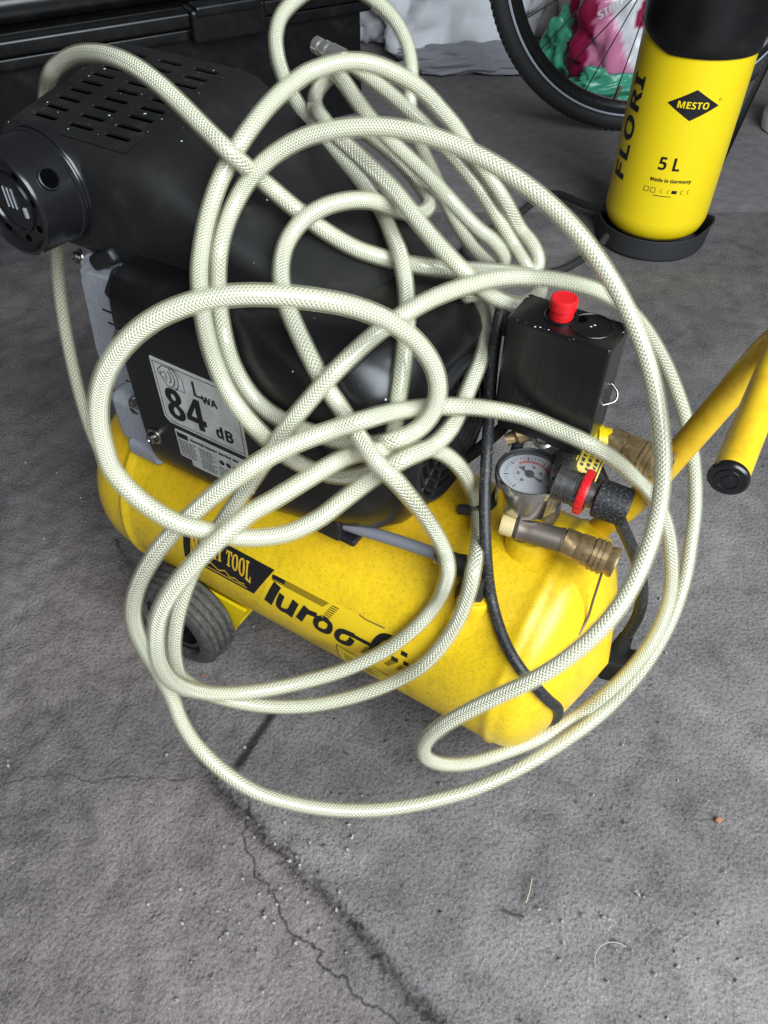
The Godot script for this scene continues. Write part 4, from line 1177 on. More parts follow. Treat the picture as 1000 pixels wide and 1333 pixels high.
# ---------------------------------------------------------------- hose
func build_hose() -> void:
	var mm := [
		[-378, 4697, -6220], [-295, 4675, -6163], [-206, 4627, -6146], [-89, 4566, -6085], [67, 4475, -6006], [236, 4359, -5927], [402, 4229, -5859], [570, 4077, -5791],
		[742, 3896, -5713], [881, 3712, -5654], [1004, 3545, -5607], [1084, 3463, -5489], [1143, 3402, -5462], [1197, 3415, -5490], [1198, 3478, -5536], [1148, 3553, -5609],
		[1053, 3632, -5706], [899, 3888, -5622], [777, 4035, -5674], [650, 4191, -5684], [515, 4374, -5678], [385, 4527, -5614], [275, 4656, -5529], [153, 4764, -5449],
		[0, 4848, -5397], [-117, 4889, -5364], [-227, 4901, -5342], [-344, 4894, -5299], [-475, 4872, -5221], [-578, 4836, -5115], [-662, 4798, -5007], [-750, 4742, -4877],
		[-858, 4649, -4711], [-977, 4493, -4602], [-1049, 4351, -4432], [-1078, 4237, -4244], [-1079, 4149, -4076], [-1056, 4031, -3916], [-1024, 3921, -3790], [-978, 3817, -3680],
		[-913, 3707, -3574], [-839, 3605, -3509], [-769, 3478, -3505], [-697, 3330, -3539], [-611, 3192, -3565], [-487, 3044, -3614], [-343, 3011, -3582], [-200, 3074, -3511],
		[-72, 3163, -3484], [17, 3257, -3526], [63, 3419, -3584], [89, 3623, -3660], [119, 3801, -3805], [138, 3905, -4016], [135, 3946, -4325], [103, 4043, -4504],
		[50, 4069, -4741], [-7, 4071, -5003], [-90, 4121, -5187], [-200, 4188, -5360], [-335, 4267, -5524], [-452, 4341, -5652], [-566, 4416, -5817], [-663, 4497, -5977],
		[-730, 4576, -6120], [-782, 4659, -6297], [-797, 4750, -6456], [-760, 4836, -6598], [-662, 4903, -6735], [-539, 4950, -6847], [-397, 4966, -6919], [-235, 4940, -6925],
		[-59, 4864, -6856], [77, 4769, -6758], [162, 4663, -6649], [204, 4551, -6545], [213, 4438, -6457], [201, 4321, -6381], [221, 4193, -6295], [286, 4052, -6180],
		[390, 3903, -6031], [470, 3777, -5896], [563, 3649, -5752], [676, 3538, -5602], [796, 3468, -5462], [852, 3471, -5362], [886, 3547, -5286], [867, 3668, -5225],
		[784, 3771, -5230], [674, 3852, -5238], [562, 3947, -5268], [453, 4048, -5303], [351, 4121, -5386], [220, 4205, -5492], [81, 4298, -5577], [-56, 4403, -5666],
		[-183, 4513, -5788], [-267, 4580, -5917], [-323, 4593, -6060], [-373, 4553, -6224], [-426, 4523, -6225], [-484, 4480, -6131], [-500, 4464, -5969], [-462, 4514, -5636],
		[-401, 4520, -5419], [-318, 4498, -5237], [-144, 4429, -5030], [38, 4345, -4830], [154, 4271, -4675], [270, 4188, -4530], [393, 4103, -4409], [517, 4009, -4336],
		[640, 3900, -4331], [780, 3780, -4397], [914, 3668, -4544], [1035, 3585, -4736], [1124, 3549, -4926], [1113, 3550, -5067], [1017, 3565, -5120], [867, 3612, -5071],
		[688, 3719, -4904], [469, 3876, -4638], [271, 3942, -4558], [96, 3956, -4594], [-50, 4000, -4589], [-194, 4048, -4606], [-364, 4126, -4658], [-550, 4248, -4709],
		[-739, 4402, -4752], [-880, 4646, -4567], [-1047, 4744, -4702], [-1200, 4829, -4845], [-1343, 4902, -4966], [-1499, 4950, -5101], [-1664, 4955, -5260], [-1844, 4917, -5455],
		[-2038, 4844, -5666], [-2208, 4749, -5821], [-2340, 4648, -5940], [-2529, 4446, -6245], [-2636, 4225, -6352], [-2669, 3960, -6266], [-2669, 3676, -6076], [-2688, 3389, -5923],
		[-2747, 3111, -5876], [-2783, 2768, -5789], [-2794, 2377, -5677], [-2789, 1973, -5579], [-2776, 1607, -5532], [-2766, 1307, -5557], [-2837, 918, -5631], [-2497, 473, -5903],
		[-1289, 120, -6430], [-651, 109, -6626], [-21, 89, -6460], [485, 188, -6125], [699, 600, -5836], [637, 1493, -5652], [572, 2402, -5517], [567, 3068, -5352],
		[544, 3809, -4436], [628, 3727, -4539], [685, 3574, -4564], [686, 3479, -4424], [636, 3457, -4205], [549, 3424, -3967], [479, 3381, -3785], [390, 3452, -3515],
		[284, 3412, -3415], [108, 3462, -3246], [-67, 3317, -3242], [-235, 3212, -3170], [-387, 3142, -3078], [-556, 3108, -2998], [-729, 3118, -2950], [-878, 3164, -2919],
		[-990, 3245, -2884], [-1163, 3341, -2871], [-1342, 3463, -2927], [-1454, 3626, -2979], [-1476, 3779, -3016], [-1473, 3921, -3052], [-1438, 4063, -3088], [-1366, 4201, -3123],
		[-1255, 4323, -3164], [-1108, 4421, -3208], [-935, 4482, -3246], [-749, 4507, -3275], [-557, 4497, -3302], [-336, 4445, -3347], [-148, 4359, -3414], [15, 4241, -3479],
		[166, 4090, -3518], [273, 3921, -3522], [309, 3758, -3500], [276, 3618, -3467], [184, 3532, -3416], [48, 3543, -3319], [-103, 3350, -3506], [-273, 3334, -3554],
		[-462, 3321, -3652], [-617, 3326, -3741], [-749, 3354, -3823], [-859, 3444, -3893], [-946, 3613, -3956], [-988, 3800, -4034], [-1028, 3940, -4252], [-1001, 4155, -4337],
		[-960, 4269, -4516], [-876, 4393, -4626], [-768, 4517, -4650], [-641, 4605, -4694], [-476, 4687, -4704], [-305, 4734, -4695], [-126, 4754, -4691], [65, 4750, -4678],
		[268, 4719, -4643], [466, 4669, -4590], [692, 4585, -4500], [920, 4472, -4382], [1119, 4336, -4250], [1299, 4164, -4097], [1446, 3978, -3932], [1565, 3768, -3779],
		[1640, 3556, -3605], [1672, 3337, -3382], [1644, 3151, -3158], [1561, 2989, -2943], [1434, 2831, -2746], [1271, 2678, -2597], [1084, 2523, -2499], [896, 2360, -2452],
		[723, 2189, -2449], [552, 2000, -2451], [410, 1801, -2459], [313, 1592, -2473], [278, 1375, -2491], [319, 1155, -2521], [454, 952, -2571], [670, 806, -2648],
		[943, 744, -2759], [1263, 725, -2897], [1579, 770, -3068], [1775, 1075, -3113], [1927, 1243, -3202], [2054, 1402, -3308], [2146, 1553, -3431], [2196, 1708, -3555],
		[2182, 1917, -3647], [2083, 2260, -3716], [1933, 2572, -3710], [1781, 2794, -3682], [1640, 2942, -3662], [1472, 3093, -3666], [1280, 3247, -3629], [1107, 3273, -3724],
		[887, 3314, -3816], [637, 3380, -3808], [397, 3575, -3590], [216, 3572, -3577], [45, 3605, -3496], [-116, 3686, -3332], [-302, 3640, -3297], [-490, 3627, -3202],
		[-660, 3602, -3098], [-798, 3547, -3022], [-950, 3433, -2983], [-1117, 3266, -2975], [-1276, 3089, -2962], [-1433, 2855, -2965], [-1562, 2611, -2969], [-1640, 2386, -2958],
		[-1662, 2175, -2936], [-1646, 1962, -2922], [-1594, 1732, -2885], [-1536, 1507, -2822], [-1495, 1304, -2742], [-1401, 1116, -2645], [-1219, 927, -2532], [-983, 767, -2438],
		[-737, 666, -2397], [-499, 594, -2381], [-245, 541, -2384], [39, 515, -2408], [363, 523, -2462], [728, 560, -2552], [1104, 647, -2691], [1466, 759, -2869],
		[1798, 882, -3073], [2068, 1163, -3281], [2262, 1420, -3516], [2380, 1664, -3763], [2434, 1907, -4004], [2451, 2130, -4197], [2406, 2401, -4384], [2291, 2712, -4531],
		[2120, 3023, -4614], [1941, 3285, -4640], [1770, 3489, -4631], [1602, 3642, -4602], [1430, 3760, -4556], [1253, 3851, -4492], [1054, 3931, -4420], [850, 3993, -4340],
		[658, 4027, -4251], [473, 4036, -4149], [306, 4031, -4045], [152, 4008, -3937], [0, 3955, -3839], [-150, 3881, -3733], [-301, 3792, -3606], [-452, 3642, -3535],
		[-596, 3473, -3478], [-738, 3278, -3400], [-878, 3082, -3353], [-1018, 2900, -3287], [-1171, 2693, -3200], [-1295, 2469, -3130], [-1396, 2218, -3070], [-1470, 1958, -3029],
		[-1509, 1713, -3011], [-1504, 1489, -2998], [-1363, 1312, -2978], [-1116, 1193, -2957], [-818, 1134, -2949], [-512, 1139, -2966], [-199, 1206, -3007], [88, 1381, -3028],
		[306, 1688, -3001], [471, 1949, -3078], [560, 2231, -3141], [600, 2492, -3229], [673, 2373, -3672], [678, 2387, -3924], [589, 2725, -3816], [478, 2997, -3706],
		[359, 3121, -3685], [215, 3238, -3598], [74, 3358, -3459], [-54, 3501, -3277], [-181, 3410, -3344], [-303, 3408, -3266], [-454, 3393, -3145], [-613, 3371, -3022],
		[-759, 3349, -2918], [-919, 3278, -2789], [-1070, 3153, -2713], [-1201, 2999, -2660], [-1309, 2810, -2622], [-1374, 2583, -2599], [-1418, 2303, -2618], [-1424, 1980, -2686],
		[-1357, 1671, -2786], [-1203, 1444, -2884], [-958, 1330, -2972], [-646, 1314, -3052], [-305, 1389, -3119], [0, 1602, -3151], [224, 1877, -3170], [366, 2062, -3244],
		[420, 2318, -3228], [431, 2457, -3263], [397, 2535, -3375], [277, 2820, -3366], [88, 3374, -3129], [-33, 3514, -3158], [-134, 3578, -3291], [-244, 3555, -3566],
		[-364, 3704, -3673], [-488, 3870, -3848], [-577, 4001, -4017], [-621, 4086, -4213], [-609, 4142, -4452], [-518, 4230, -4577], [-387, 4287, -4654], [-241, 4297, -4727],
		[-98, 4272, -4789], [35, 4205, -4852], [146, 4120, -4945], [239, 4038, -5093], [308, 4005, -5257], [303, 3987, -5470], [223, 4012, -5703], [108, 4065, -5890],
		[0, 4106, -6021], [-100, 4144, -6118], [-180, 4166, -6195], [-226, 4174, -6242],
	]
	var p := PackedVector3Array()
	for q in mm: p.append(Vector3(q[0], q[1], q[2]) * 0.0001)
	var path := smooth_path(p, 8)
	var h := thing("air_hose", "long pale translucent braided air hose looped loosely over the compressor", "air hose")
	var g := Geo.new()
	g.tube(path, 0.0059, 26, true, 0.039)
	obj("clear_wall", g, M.skin, h)
	g = Geo.new()
	g.tube(path, 0.0047, 26, true, 0.039)
	obj("braid", g, M.braid, h)
	var t := along(path[0], path[0] + (path[0] - path[3]).normalized())
	g = Geo.new()
	g.lathe(t, [Vector2(-0.012, 0.0066), Vector2(0.0, 0.0066), Vector2(0.0008, 0.0048), Vector2(0.003, 0.0048), Vector2(0.0035, 0.0062), Vector2(0.007, 0.0062), Vector2(0.0075, 0.0045), Vector2(0.0105, 0.0044), Vector2(0.011, 0.0058), Vector2(0.0155, 0.0058), Vector2(0.0162, 0.0052), Vector2(0.0162, 0.0038), Vector2(0.012, 0.0034), Vector2(0.012, 0.0001)], 28)
	obj("plug_nipple", g, M.nickel, h)

# ---------------------------------------------------------------- things around it
func build_sprayer() -> void:
	var o := thing("pressure_sprayer", "yellow upright pressure sprayer with a black base and shoulder", "sprayer", Vector3(0.459, 0, -1.262), 0.0)
	var up := Transform3D(Basis(Vector3(0, 1, 0), Vector3(0, 0, 1), Vector3(1, 0, 0)), Vector3.ZERO)
	var r := 0.083
	var g := Geo.new()
	g.lathe(up, [Vector2(0.022, 0.0001), Vector2(0.022, 0.05), Vector2(0.026, 0.068), Vector2(0.036, 0.078), Vector2(0.05, 0.0825), Vector2(0.06, r), Vector2(0.325, r), Vector2(0.335, 0.08)], 72)
	var body := obj("tank", g, M.yellow_clean, o)
	# black shoulder whose lower edge dips in front
	g = Geo.new()
	var rows := []
	for q in [[0.0, 0.0835], [0.0, 0.0862], [0.012, 0.0872], [0.05, 0.0872], [0.055, 0.0862], [0.058, 0.0872], [0.12, 0.0865], [0.15, 0.08], [0.17, 0.06], [0.18, 0.03], [0.18, 0.0003]]:
		var row := PackedVector3Array()
		for j in 72:
			var a := TAU * j / 72.0
			var y0 := 0.318 - 0.018 * clampf(cos(a - 0.12) * 1.6, -1.0, 1.0)
			var y: float = y0 + q[0] if q[0] < 0.02 else 0.318 + q[0]
			row.append(Vector3(sin(a) * q[1], y, cos(a) * q[1]))
		rows.append(row)
	g.grid(rows, true)
	obj("shoulder", g, M.plastic, o)
	# foot ring with lugs
	g = Geo.new()
	rows = []
	for q in [[0.0, 0.082], [0.0, 0.088], [0.004, 0.0905], [0.028, 0.0875], [0.032, 0.0885], [0.034, 0.0875], [0.032, 0.0850], [0.02, 0.086], [0.012, 0.084]]:
		var row := PackedVector3Array()
		for j in 96:
			var a := TAU * j / 96.0
			var lug := pow(maxf(0.0, cos((a - 0.35) * 2.0 - PI * 0.62)), 6.0)
			if sin(a) < 0.0: lug *= 0.35
			var rr: float = q[1] + 0.012 * lug * q[0] / 0.036
			row.append(Vector3(sin(a) * rr, q[0] * (1.0 + 0.30 * lug), cos(a) * rr))
		rows.append(row)
	g.grid(rows, true)
	obj("foot_ring", g, M.rubber, o)
	var wrap := func(x: float, y: float, deg: float, turn := 0.0) -> Callable:
		return func(q: Vector3) -> Vector3:
			var u := x + q.x
			var w := y + q.y
			if turn != 0.0:
				u = x - q.y
				w = y + q.x
			var a := deg_to_rad(deg) + u / r
			return Vector3(sin(a) * (r + 0.0003 + q.z), w, cos(a) * (r + 0.0003 + q.z))
	var d := Geo.new()
	patch(d, Vector2(-0.037, 0.0), Vector2(0.0, -0.021), Vector2(0.037, 0.0), Vector2(0.0, 0.021), wrap.call(0.0, 0.240, -10.0), 0.0, 12)
	obj("maker_emblem", d, M.ink, body)
	obj("lettering", letters("MESTO", "Droid Sans", 700, 0.044, 0.0095, wrap.call(-0.022, 0.2353, -10.0), 0.0003), M.yellow_clean, body)
	var tm := Geo.new()
	var circ := []
	for j in 9: circ.append(Vector2(0.037 + cos(TAU * j / 8.0) * 0.0018, 0.008 + sin(TAU * j / 8.0) * 0.0018))
	stroke(tm, circ, 0.0006, wrap.call(0.0, 0.240, -10.0), 0.0)
	obj("registered_mark", tm, M.ink, body)
	obj("lettering", letters("5 L", "Droid Sans", 700, 0.031, 0.0195, wrap.call(-0.022, 0.146, -13.0)), M.ink, body)
	obj("lettering", letters("Made in Germany", "Droid Sans", 700, 0.062, 0.0072, wrap.call(-0.029, 0.1265, -13.0)), M.ink, body)
	obj("lettering", letters("FLORI", "Droid Sans", 700, 0.150, 0.029, wrap.call(-0.097, 0.112, 0.0, 1.0)), M.ink, body)
	var ic := Geo.new()
	for k in 7:
		var x := -0.032 + k * 0.0105
		if k in [2, 3]:
			stroke(ic, [Vector2(x + 0.004, -0.003), Vector2(x, 0.0), Vector2(x + 0.004, 0.003)], 0.0006, wrap.call(0.0, 0.114, -13.0), 0.0)
		elif k == 4:
			stroke(ic, [Vector2(x - 0.003, 0.0), Vector2(x + 0.005, 0.0)], 0.005, wrap.call(0.0, 0.114, -13.0), 0.0)
		elif k > 4:
			var cc := []
			for j in 6: cc.append(Vector2(x + 0.003 + cos(deg_to_rad(70 + 44 * j)) * 0.003, sin(deg_to_rad(70 + 44 * j)) * 0.003))
			stroke(ic, cc, 0.0008, wrap.call(0.0, 0.114, -13.0), 0.0)
		else:
			stroke(ic, [Vector2(x - 0.0035, -0.0035), Vector2(x + 0.0035, -0.0035), Vector2(x + 0.0035, 0.0035), Vector2(x - 0.0035, 0.0035), Vector2(x - 0.0035, -0.0035)], 0.0009, wrap.call(0.0, 0.114, -13.0), 0.0)
	stroke(ic, [Vector2(-0.020, -0.0075), Vector2(0.008, -0.0075)], 0.0011, wrap.call(0.0, 0.114, -13.0), 0.0)
	obj("small_print", ic, M.ink, body)
	# shoulder strap down the side, and the hose that leaves the base
	g = Geo.new()
	var sp := smooth_path(PackedVector3Array([Vector3(0.084, 0.50, -0.03), Vector3(0.118, 0.40, -0.035), Vector3(0.128, 0.30, -0.04), Vector3(0.115, 0.20, -0.04), Vector3(0.098, 0.10, -0.035), Vector3(0.085, 0.03, -0.03)]), 6)
	var l := PackedVector3Array()
	var l2 := PackedVector3Array()
	var l3 := PackedVector3Array()
	var l4 := PackedVector3Array()
	for q in sp:
		l.append(q + Vector3(0.005, 0, -0.018)); l2.append(q + Vector3(-0.005, 0, 0.018))
		l3.append(q + Vector3(-0.002, 0, 0.0185)); l4.append(q + Vector3(0.008, 0, -0.0175))
	g.grid([l, l2, l3, l4, l])
	obj("shoulder_strap", g, M.black, o)
	g = Geo.new()
	g.tube(smooth_path(PackedVector3Array([Vector3(-0.07, 0.045, 0.0), Vector3(-0.10, 0.03, -0.05), Vector3(-0.155, 0.014, -0.132), Vector3(-0.232, 0.008, -0.045), Vector3(-0.29, 0.007, 0.01), Vector3(-0.325, 0.007, 0.075), Vector3(-0.28, 0.007, 0.125), Vector3(-0.19, 0.007, 0.135), Vector3(-0.115, 0.008, 0.075), Vector3(-0.085, 0.02, 0.04)]), 8), 0.0065, 12)
	obj("spray_hose", g, M.rubber, o)

func build_wheel() -> void:
	var o := thing("bicycle_wheel", "black spoked bicycle wheel with a worn black tyre behind the yellow sprayer", "bicycle wheel", Vector3(0.535, 0.352, -1.735), 6.0)
	o.rotation_degrees.z = 2.0
	o.scale = Vector3.ONE * 1.06
	var ax := Transform3D(Basis(Vector3(0, 0, 1), Vector3(1, 0, 0), Vector3(0, 1, 0)), Vector3.ZERO)
	var g := Geo.new()
	var pr := []
	for k in 19:
		var a := TAU * k / 18.0
		pr.append(Vector2(sin(a) * 0.0165, 0.3165 + cos(a) * 0.0165))
	g.lathe(ax, pr, 120)
	var ty := obj("tyre", g, M.rubber, o)
	g = Geo.new()
	for k in 160:
		var a := TAU * k / 160.0
		for s in [-1.0, 1.0]:
			g.rbox(Basis(Vector3(0, 0, 1), a), Vector3(sin(-a) * 0.3315, cos(a) * 0.3315, s * 0.006), Vector3(0.005, 0.003, 0.007), 0.001)
	var tr := obj("tread_knobs", g, M.rubber, ty)
	tr.set_meta("kind", "stuff")
	g = Geo.new()
	g.lathe(ax, [Vector2(0.0125, 0.3035), Vector2(0.0136, 0.302), Vector2(0.0132, 0.2995), Vector2(0.0128, 0.3035)], 120)
	obj("brake_track", g, mat(Color(0.50, 0.54, 0.62), 0.35, 0.3), ty)
	g = Geo.new()
	g.lathe(ax, [Vector2(0.0125, 0.305), Vector2(0.0125, 0.294), Vector2(0.0115, 0.286), Vector2(0.005, 0.278), Vector2(-0.005, 0.278), Vector2(-0.0115, 0.286), Vector2(-0.0125, 0.305)], 120)
	var rim := obj("rim", g, M.gloss_black, o)
	g = Geo.new()
	var va := deg_to_rad(192.0)
	g.lathe(along(Vector3(sin(va) * 0.279, cos(va) * 0.279, 0), Vector3(sin(va) * 0.24, cos(va) * 0.24, 0)), [Vector2(0, 0.003), Vector2(0.012, 0.003), Vector2(0.013, 0.0045), Vector2(0.026, 0.004), Vector2(0.027, 0.0001)], 14)
	obj("valve", g, M.brass, rim)
	g = Geo.new()
	g.lathe(ax, [Vector2(-0.05, 0.0001), Vector2(-0.05, 0.008), Vector2(-0.032, 0.009), Vector2(-0.032, 0.022), Vector2(-0.028, 0.022), Vector2(-0.026, 0.012), Vector2(0.026, 0.012), Vector2(0.028, 0.022), Vector2(0.032, 0.022), Vector2(0.032, 0.009), Vector2(0.05, 0.008), Vector2(0.05, 0.0001)], 32)
	obj("hub", g, M.gloss_black, o)
	for k in 28:
		var a := TAU * k / 28.0
		var s := 1.0 if k % 2 else -1.0
		var b := a + (0.95 if (k / 2) % 2 else -0.95)
		g = Geo.new()
		g.tube(PackedVector3Array([Vector3(sin(b) * 0.02, cos(b) * 0.02, s * 0.03), Vector3(sin(a) * 0.279, cos(a) * 0.279, s * 0.001)]), 0.0011, 6)
		obj("spoke", g, M.black, o)

func crumple(centre: Vector3, rad: Vector3, seed_: int, amp: float, crease: float, colour: Callable, flat := 0.004, n := 72) -> Geo:
	var f := FastNoiseLite.new()
	f.seed = seed_
	f.frequency = 1.0
	f.noise_type = FastNoiseLite.TYPE_SIMPLEX_SMOOTH
	f.fractal_octaves = 3
	var c := FastNoiseLite.new()
	c.seed = seed_ + 3
	c.frequency = 1.0
	c.noise_type = FastNoiseLite.TYPE_CELLULAR
	c.cellular_return_type = FastNoiseLite.RETURN_DISTANCE2_SUB
	c.fractal_octaves = 2
	var g := Geo.new()
	var rows := []
	for i in n / 2 + 1:
		var row := PackedVector3Array()
		for j in n:
			var la := PI * i / (n / 2.0)
			var lo := TAU * j / n
			var d := Vector3(sin(la) * cos(lo), cos(la), sin(la) * sin(lo))
			var s := 1.0 + f.get_noise_3dv(d * 1.3) * amp + (c.get_noise_3dv(d * 2.2 + Vector3(seed_, 0, 0)) + 0.6) * crease
			var p := centre + d * rad * s
			p.y = maxf(p.y, flat + 0.003 * sin(lo * 9.0) * sin(la))
			row.append(p)
		rows.append(row)
	g.grid(rows, true)
	for k in g.v.size(): g.c[k] = colour.call(g.v[k])
	return g

func build_clutter() -> void:
	# black plastic storage box
	var o := thing("storage_box", "large black plastic storage box with an overhanging ribbed rim", "storage box", Vector3(-0.05, 0, -1.83), 30.7)
	var g := Geo.new()
	g.prism(Transform3D(Basis(Vector3(1, 0, 0), Vector3(0, 0, -1), Vector3(0, 1, 0)), Vector3(0, 0.003, 0)), PackedVector2Array([Vector2(-1.3, 0.0), Vector2(0.0, 0.0), Vector2(0.012, 0.02), Vector2(0.012, 0.55), Vector2(-1.3, 0.55)]), 0.247)
	obj("box_wall", g, M.plastic, o)
	g = Geo.new()
	g.rbox(Basis.IDENTITY, Vector3(-0.64, 0.236, 0.010), Vector3(1.34, 0.026, 0.05), 0.006)
	g.rbox(Basis.IDENTITY, Vector3(-0.64, 0.209, 0.004), Vector3(1.32, 0.022, 0.03), 0.006)
	obj("rim", g, M.plastic, o)
	g = Geo.new()
	g.rbox(Basis.IDENTITY, Vector3(-0.30, 0.226, 0.022), Vector3(0.15, 0.056, 0.05), 0.008)
	g.rbox(Basis.IDENTITY, Vector3(-0.30, 0.250, 0.030), Vector3(0.13, 0.02, 0.04), 0.006)
	obj("handle_lug", g, M.plastic, o)
	g = Geo.new()
	g.rbox(Basis(Vector3(1, 0, 0), 0.05), Vector3(-0.66, 0.285, -0.26), Vector3(1.28, 0.05, 0.46), 0.02)
	obj("lid", g, M.plastic, o)
	# folded white paper lying on the box
	g = Geo.new()
	g.rbox(Basis(Vector3(0, 1, 0), 0.5) * Basis(Vector3(1, 0, 0), 0.1), Vector3(-0.30, 0.312, -1.80), Vector3(0.17, 0.006, 0.12), 0.002)
	g.rbox(Basis(Vector3(0, 1, 0), 0.3) * Basis(Vector3(1, 0, 0), 0.16), Vector3(-0.29, 0.320, -1.82), Vector3(0.12, 0.005, 0.09), 0.002)
	tag(obj("folded_paper", g, M.white), "folded white paper lying on the black storage box", "paper")
	# brown board on the floor beside the box
	g = Geo.new()
	g.prism(Transform3D(Basis(Vector3(1, 0, 0), Vector3(0, 0, -1), Vector3(0, 1, 0)), Vector3(0, 0.004, 0)), PackedVector2Array([Vector2(-1.35, 1.50), Vector2(-0.74, 1.48), Vector2(-0.70, 1.66), Vector2(-0.90, 2.02), Vector2(-1.02, 2.16), Vector2(-1.5, 2.1)]), 0.018)
	var bm := mat(Color(0.050, 0.037, 0.030), 0.7)
	bm.albedo_texture = noise_tex(256, 0.02, 71, [[0.0, Color(0.6, 0.6, 0.6)], [1.0, Color(1, 1, 1)]])
	tri_tex(bm, 2.0)
	tag(obj("brown_board", g, bm), "dark brown board lying on the floor beside the black box", "board")
	# pale sacks and a grey cloth
	var sack := mat(Color(0.85, 0.85, 0.88), 0.5)
	sack.vertex_color_use_as_albedo = true
	sack.backlight_enabled = true
	sack.backlight = Color(0.25, 0.25, 0.25)
	var same := func(_p: Vector3) -> Color: return Color(1, 1, 1)
	g = crumple(Vector3(0.17, 0.125, -2.30), Vector3(0.22, 0.20, 0.15), 5, 0.5, 0.12, same)
	tag(obj("white_sack", g, sack), "crumpled white sack on the floor between black box and bicycle wheel", "sack")
	g = crumple(Vector3(0.62, 0.12, -2.45), Vector3(0.28, 0.22, 0.2), 15, 0.5, 0.14, func(_p: Vector3) -> Color: return Color(0.62, 0.56, 0.50))
	tag(obj("beige_sack", g, sack), "dull beige sack slumped on the floor seen through the wheel spokes", "sack")
	g = crumple(Vector3(-0.02, 0.08, -2.40), Vector3(0.12, 0.14, 0.12), 25, 0.3, 0.3, func(_p: Vector3) -> Color: return Color(0.8, 0.8, 0.83))
	tag(obj("small_sack", g, sack), "small white sack tucked behind the corner of the black box", "sack")
	var cl := mat(Color(0.27, 0.27, 0.29), 0.9)
	cl.rim_enabled = true
	cl.vertex_color_use_as_albedo = true
	g = crumple(Vector3(0.23, 0.022, -2.11), Vector3(0.20, 0.035, 0.06), 8, 0.5, 0.25, same)
	tag(obj("grey_cloth", g, cl), "crumpled grey cloth on the floor in front of the white sack", "cloth")
	# pink and white carrier bag, and a thin green bag
	var film := mat(Color(1, 1, 1), 0.28)
	film.vertex_color_use_as_albedo = true
	film.backlight_enabled = true
	film.backlight = Color(0.3, 0.3, 0.3)
	g = crumple(Vector3(0.555, 0.135, -1.96), Vector3(0.14, 0.17, 0.10), 31, 0.30, 0.09, func(p: Vector3) -> Color:
		var u := p.x - 0.555
		var v := p.y - 0.135
		if u < -0.105 or (v > 0.08 and u < -0.05): return Color(0.34, 0.015, 0.07)
		if u - v * 0.3 > -0.035 and u - v * 0.3 < 0.0 and v > 0.02: return Color(0.34, 0.015, 0.07)
		if u + v * 0.55 < -0.045: return Color(0.9, 0.30, 0.52)
		if u < -0.005 and v < -0.06: return Color(0.9, 0.33, 0.55)
		return Color(0.9, 0.88, 0.92), 0.004, 120)
	var bag := obj("carrier_bag", g, film)
	tag(bag, "pink and white plastic carrier bag with maroon bands behind the wheel", "carrier bag")
	var bl := Basis(Vector3(0, 0, 1), -1.15)
	obj("lettering", letters("GMD", "Droid Sans", 700, 0.06, 0.018, func(q: Vector3) -> Vector3: return Vector3(0.548, 0.238, -1.838) + bl * q), M.white, bag)
	var bl2 := Basis(Vector3(0, 0, 1), 0.5)
	obj("lettering", letters("SING", "Droid Sans", 700, 0.058, 0.015, func(q: Vector3) -> Vector3: return Vector3(0.448, 0.178, -1.842) + bl2 * q), M.white, bag)
	var thin := mat(Color(0.10, 0.52, 0.33), 0.25)
	thin.vertex_color_use_as_albedo = true
	thin.backlight_enabled = true
	thin.backlight = Color(0.5, 0.6, 0.5)
	g = crumple(Vector3(0.43, 0.08, -2.0), Vector3(0.062, 0.075, 0.06), 41, 0.5, 0.15, same)
	var tri_ := crumple(Vector3(0.525, 0.03, -1.872), Vector3(0.125, 0.048, 0.05), 43, 0.6, 0.2, func(p: Vector3) -> Color: return Color(1, 1, 1).lerp(Color(5.5, 1.5, 2.4), clampf((p.x - 0.56) * 9.0, 0.0, 0.75)))
	var off := g.v.size()
	g.v.append_array(tri_.v); g.uv.append_array(tri_.uv); g.c.append_array(tri_.c)
	for k in tri_.ix: g.ix.append(k + off)
	for w in tri_.weld: g.weld.append(w + Vector2i(off, off))
	tag(obj("green_bag", g, thin), "thin green plastic bag crumpled below the pink carrier bag", "plastic bag")
	# small bits on the concrete
	g = Geo.new()
	g.rbox(Basis(Vector3(0, 1, 0), 0.6) * Basis(Vector3(0, 0, 1), 0.2), Vector3(0.281, 0.0022, -0.251), Vector3(0.0055, 0.0022, 0.0042), 0.0008)
	tag(obj("wood_chip", g, mat(Color(0.38, 0.17, 0.08), 0.7)), "tiny orange-brown wood chip on bare concrete by itself", "wood chip")
	g = Geo.new()
	g.rbox(Basis(Vector3(0, 1, 0), 0.2), Vector3(-0.174, 0.0015, -0.39), Vector3(0.004, 0.002, 0.003), 0.0006)
	tag(obj("brick_crumb", g, mat(Color(0.30, 0.12, 0.07), 0.8)), "tiny reddish crumb on the floor next to the compressor wheel", "crumb")
	g = Geo.new()
	var arc := PackedVector3Array()
	for k in 9: arc.append(Vector3(0.173 + cos(deg_to_rad(195 - 18 * k)) * 0.016, 0.0014 + 0.0016 * sin(PI * k / 8.0), -0.145 - sin(deg_to_rad(195 - 18 * k)) * 0.014))
	g.tube(arc, 0.0004, 6)
	tag(obj("curved_fibre", g, mat(Color(0.4, 0.36, 0.3), 0.6)), "thin pale fibre bent in an arc on the concrete", "fibre")
	g = Geo.new()
	g.tube(PackedVector3Array([Vector3(0.118, 0.0016, -0.205), Vector3(0.1145, 0.002, -0.194), Vector3(0.111, 0.0015, -0.1865)]), 0.0006, 6)
	tag(obj("straw_bit", g, mat(Color(0.42, 0.36, 0.26), 0.6)), "short straight straw bit lying above the dark twig", "straw")
	g = Geo.new()
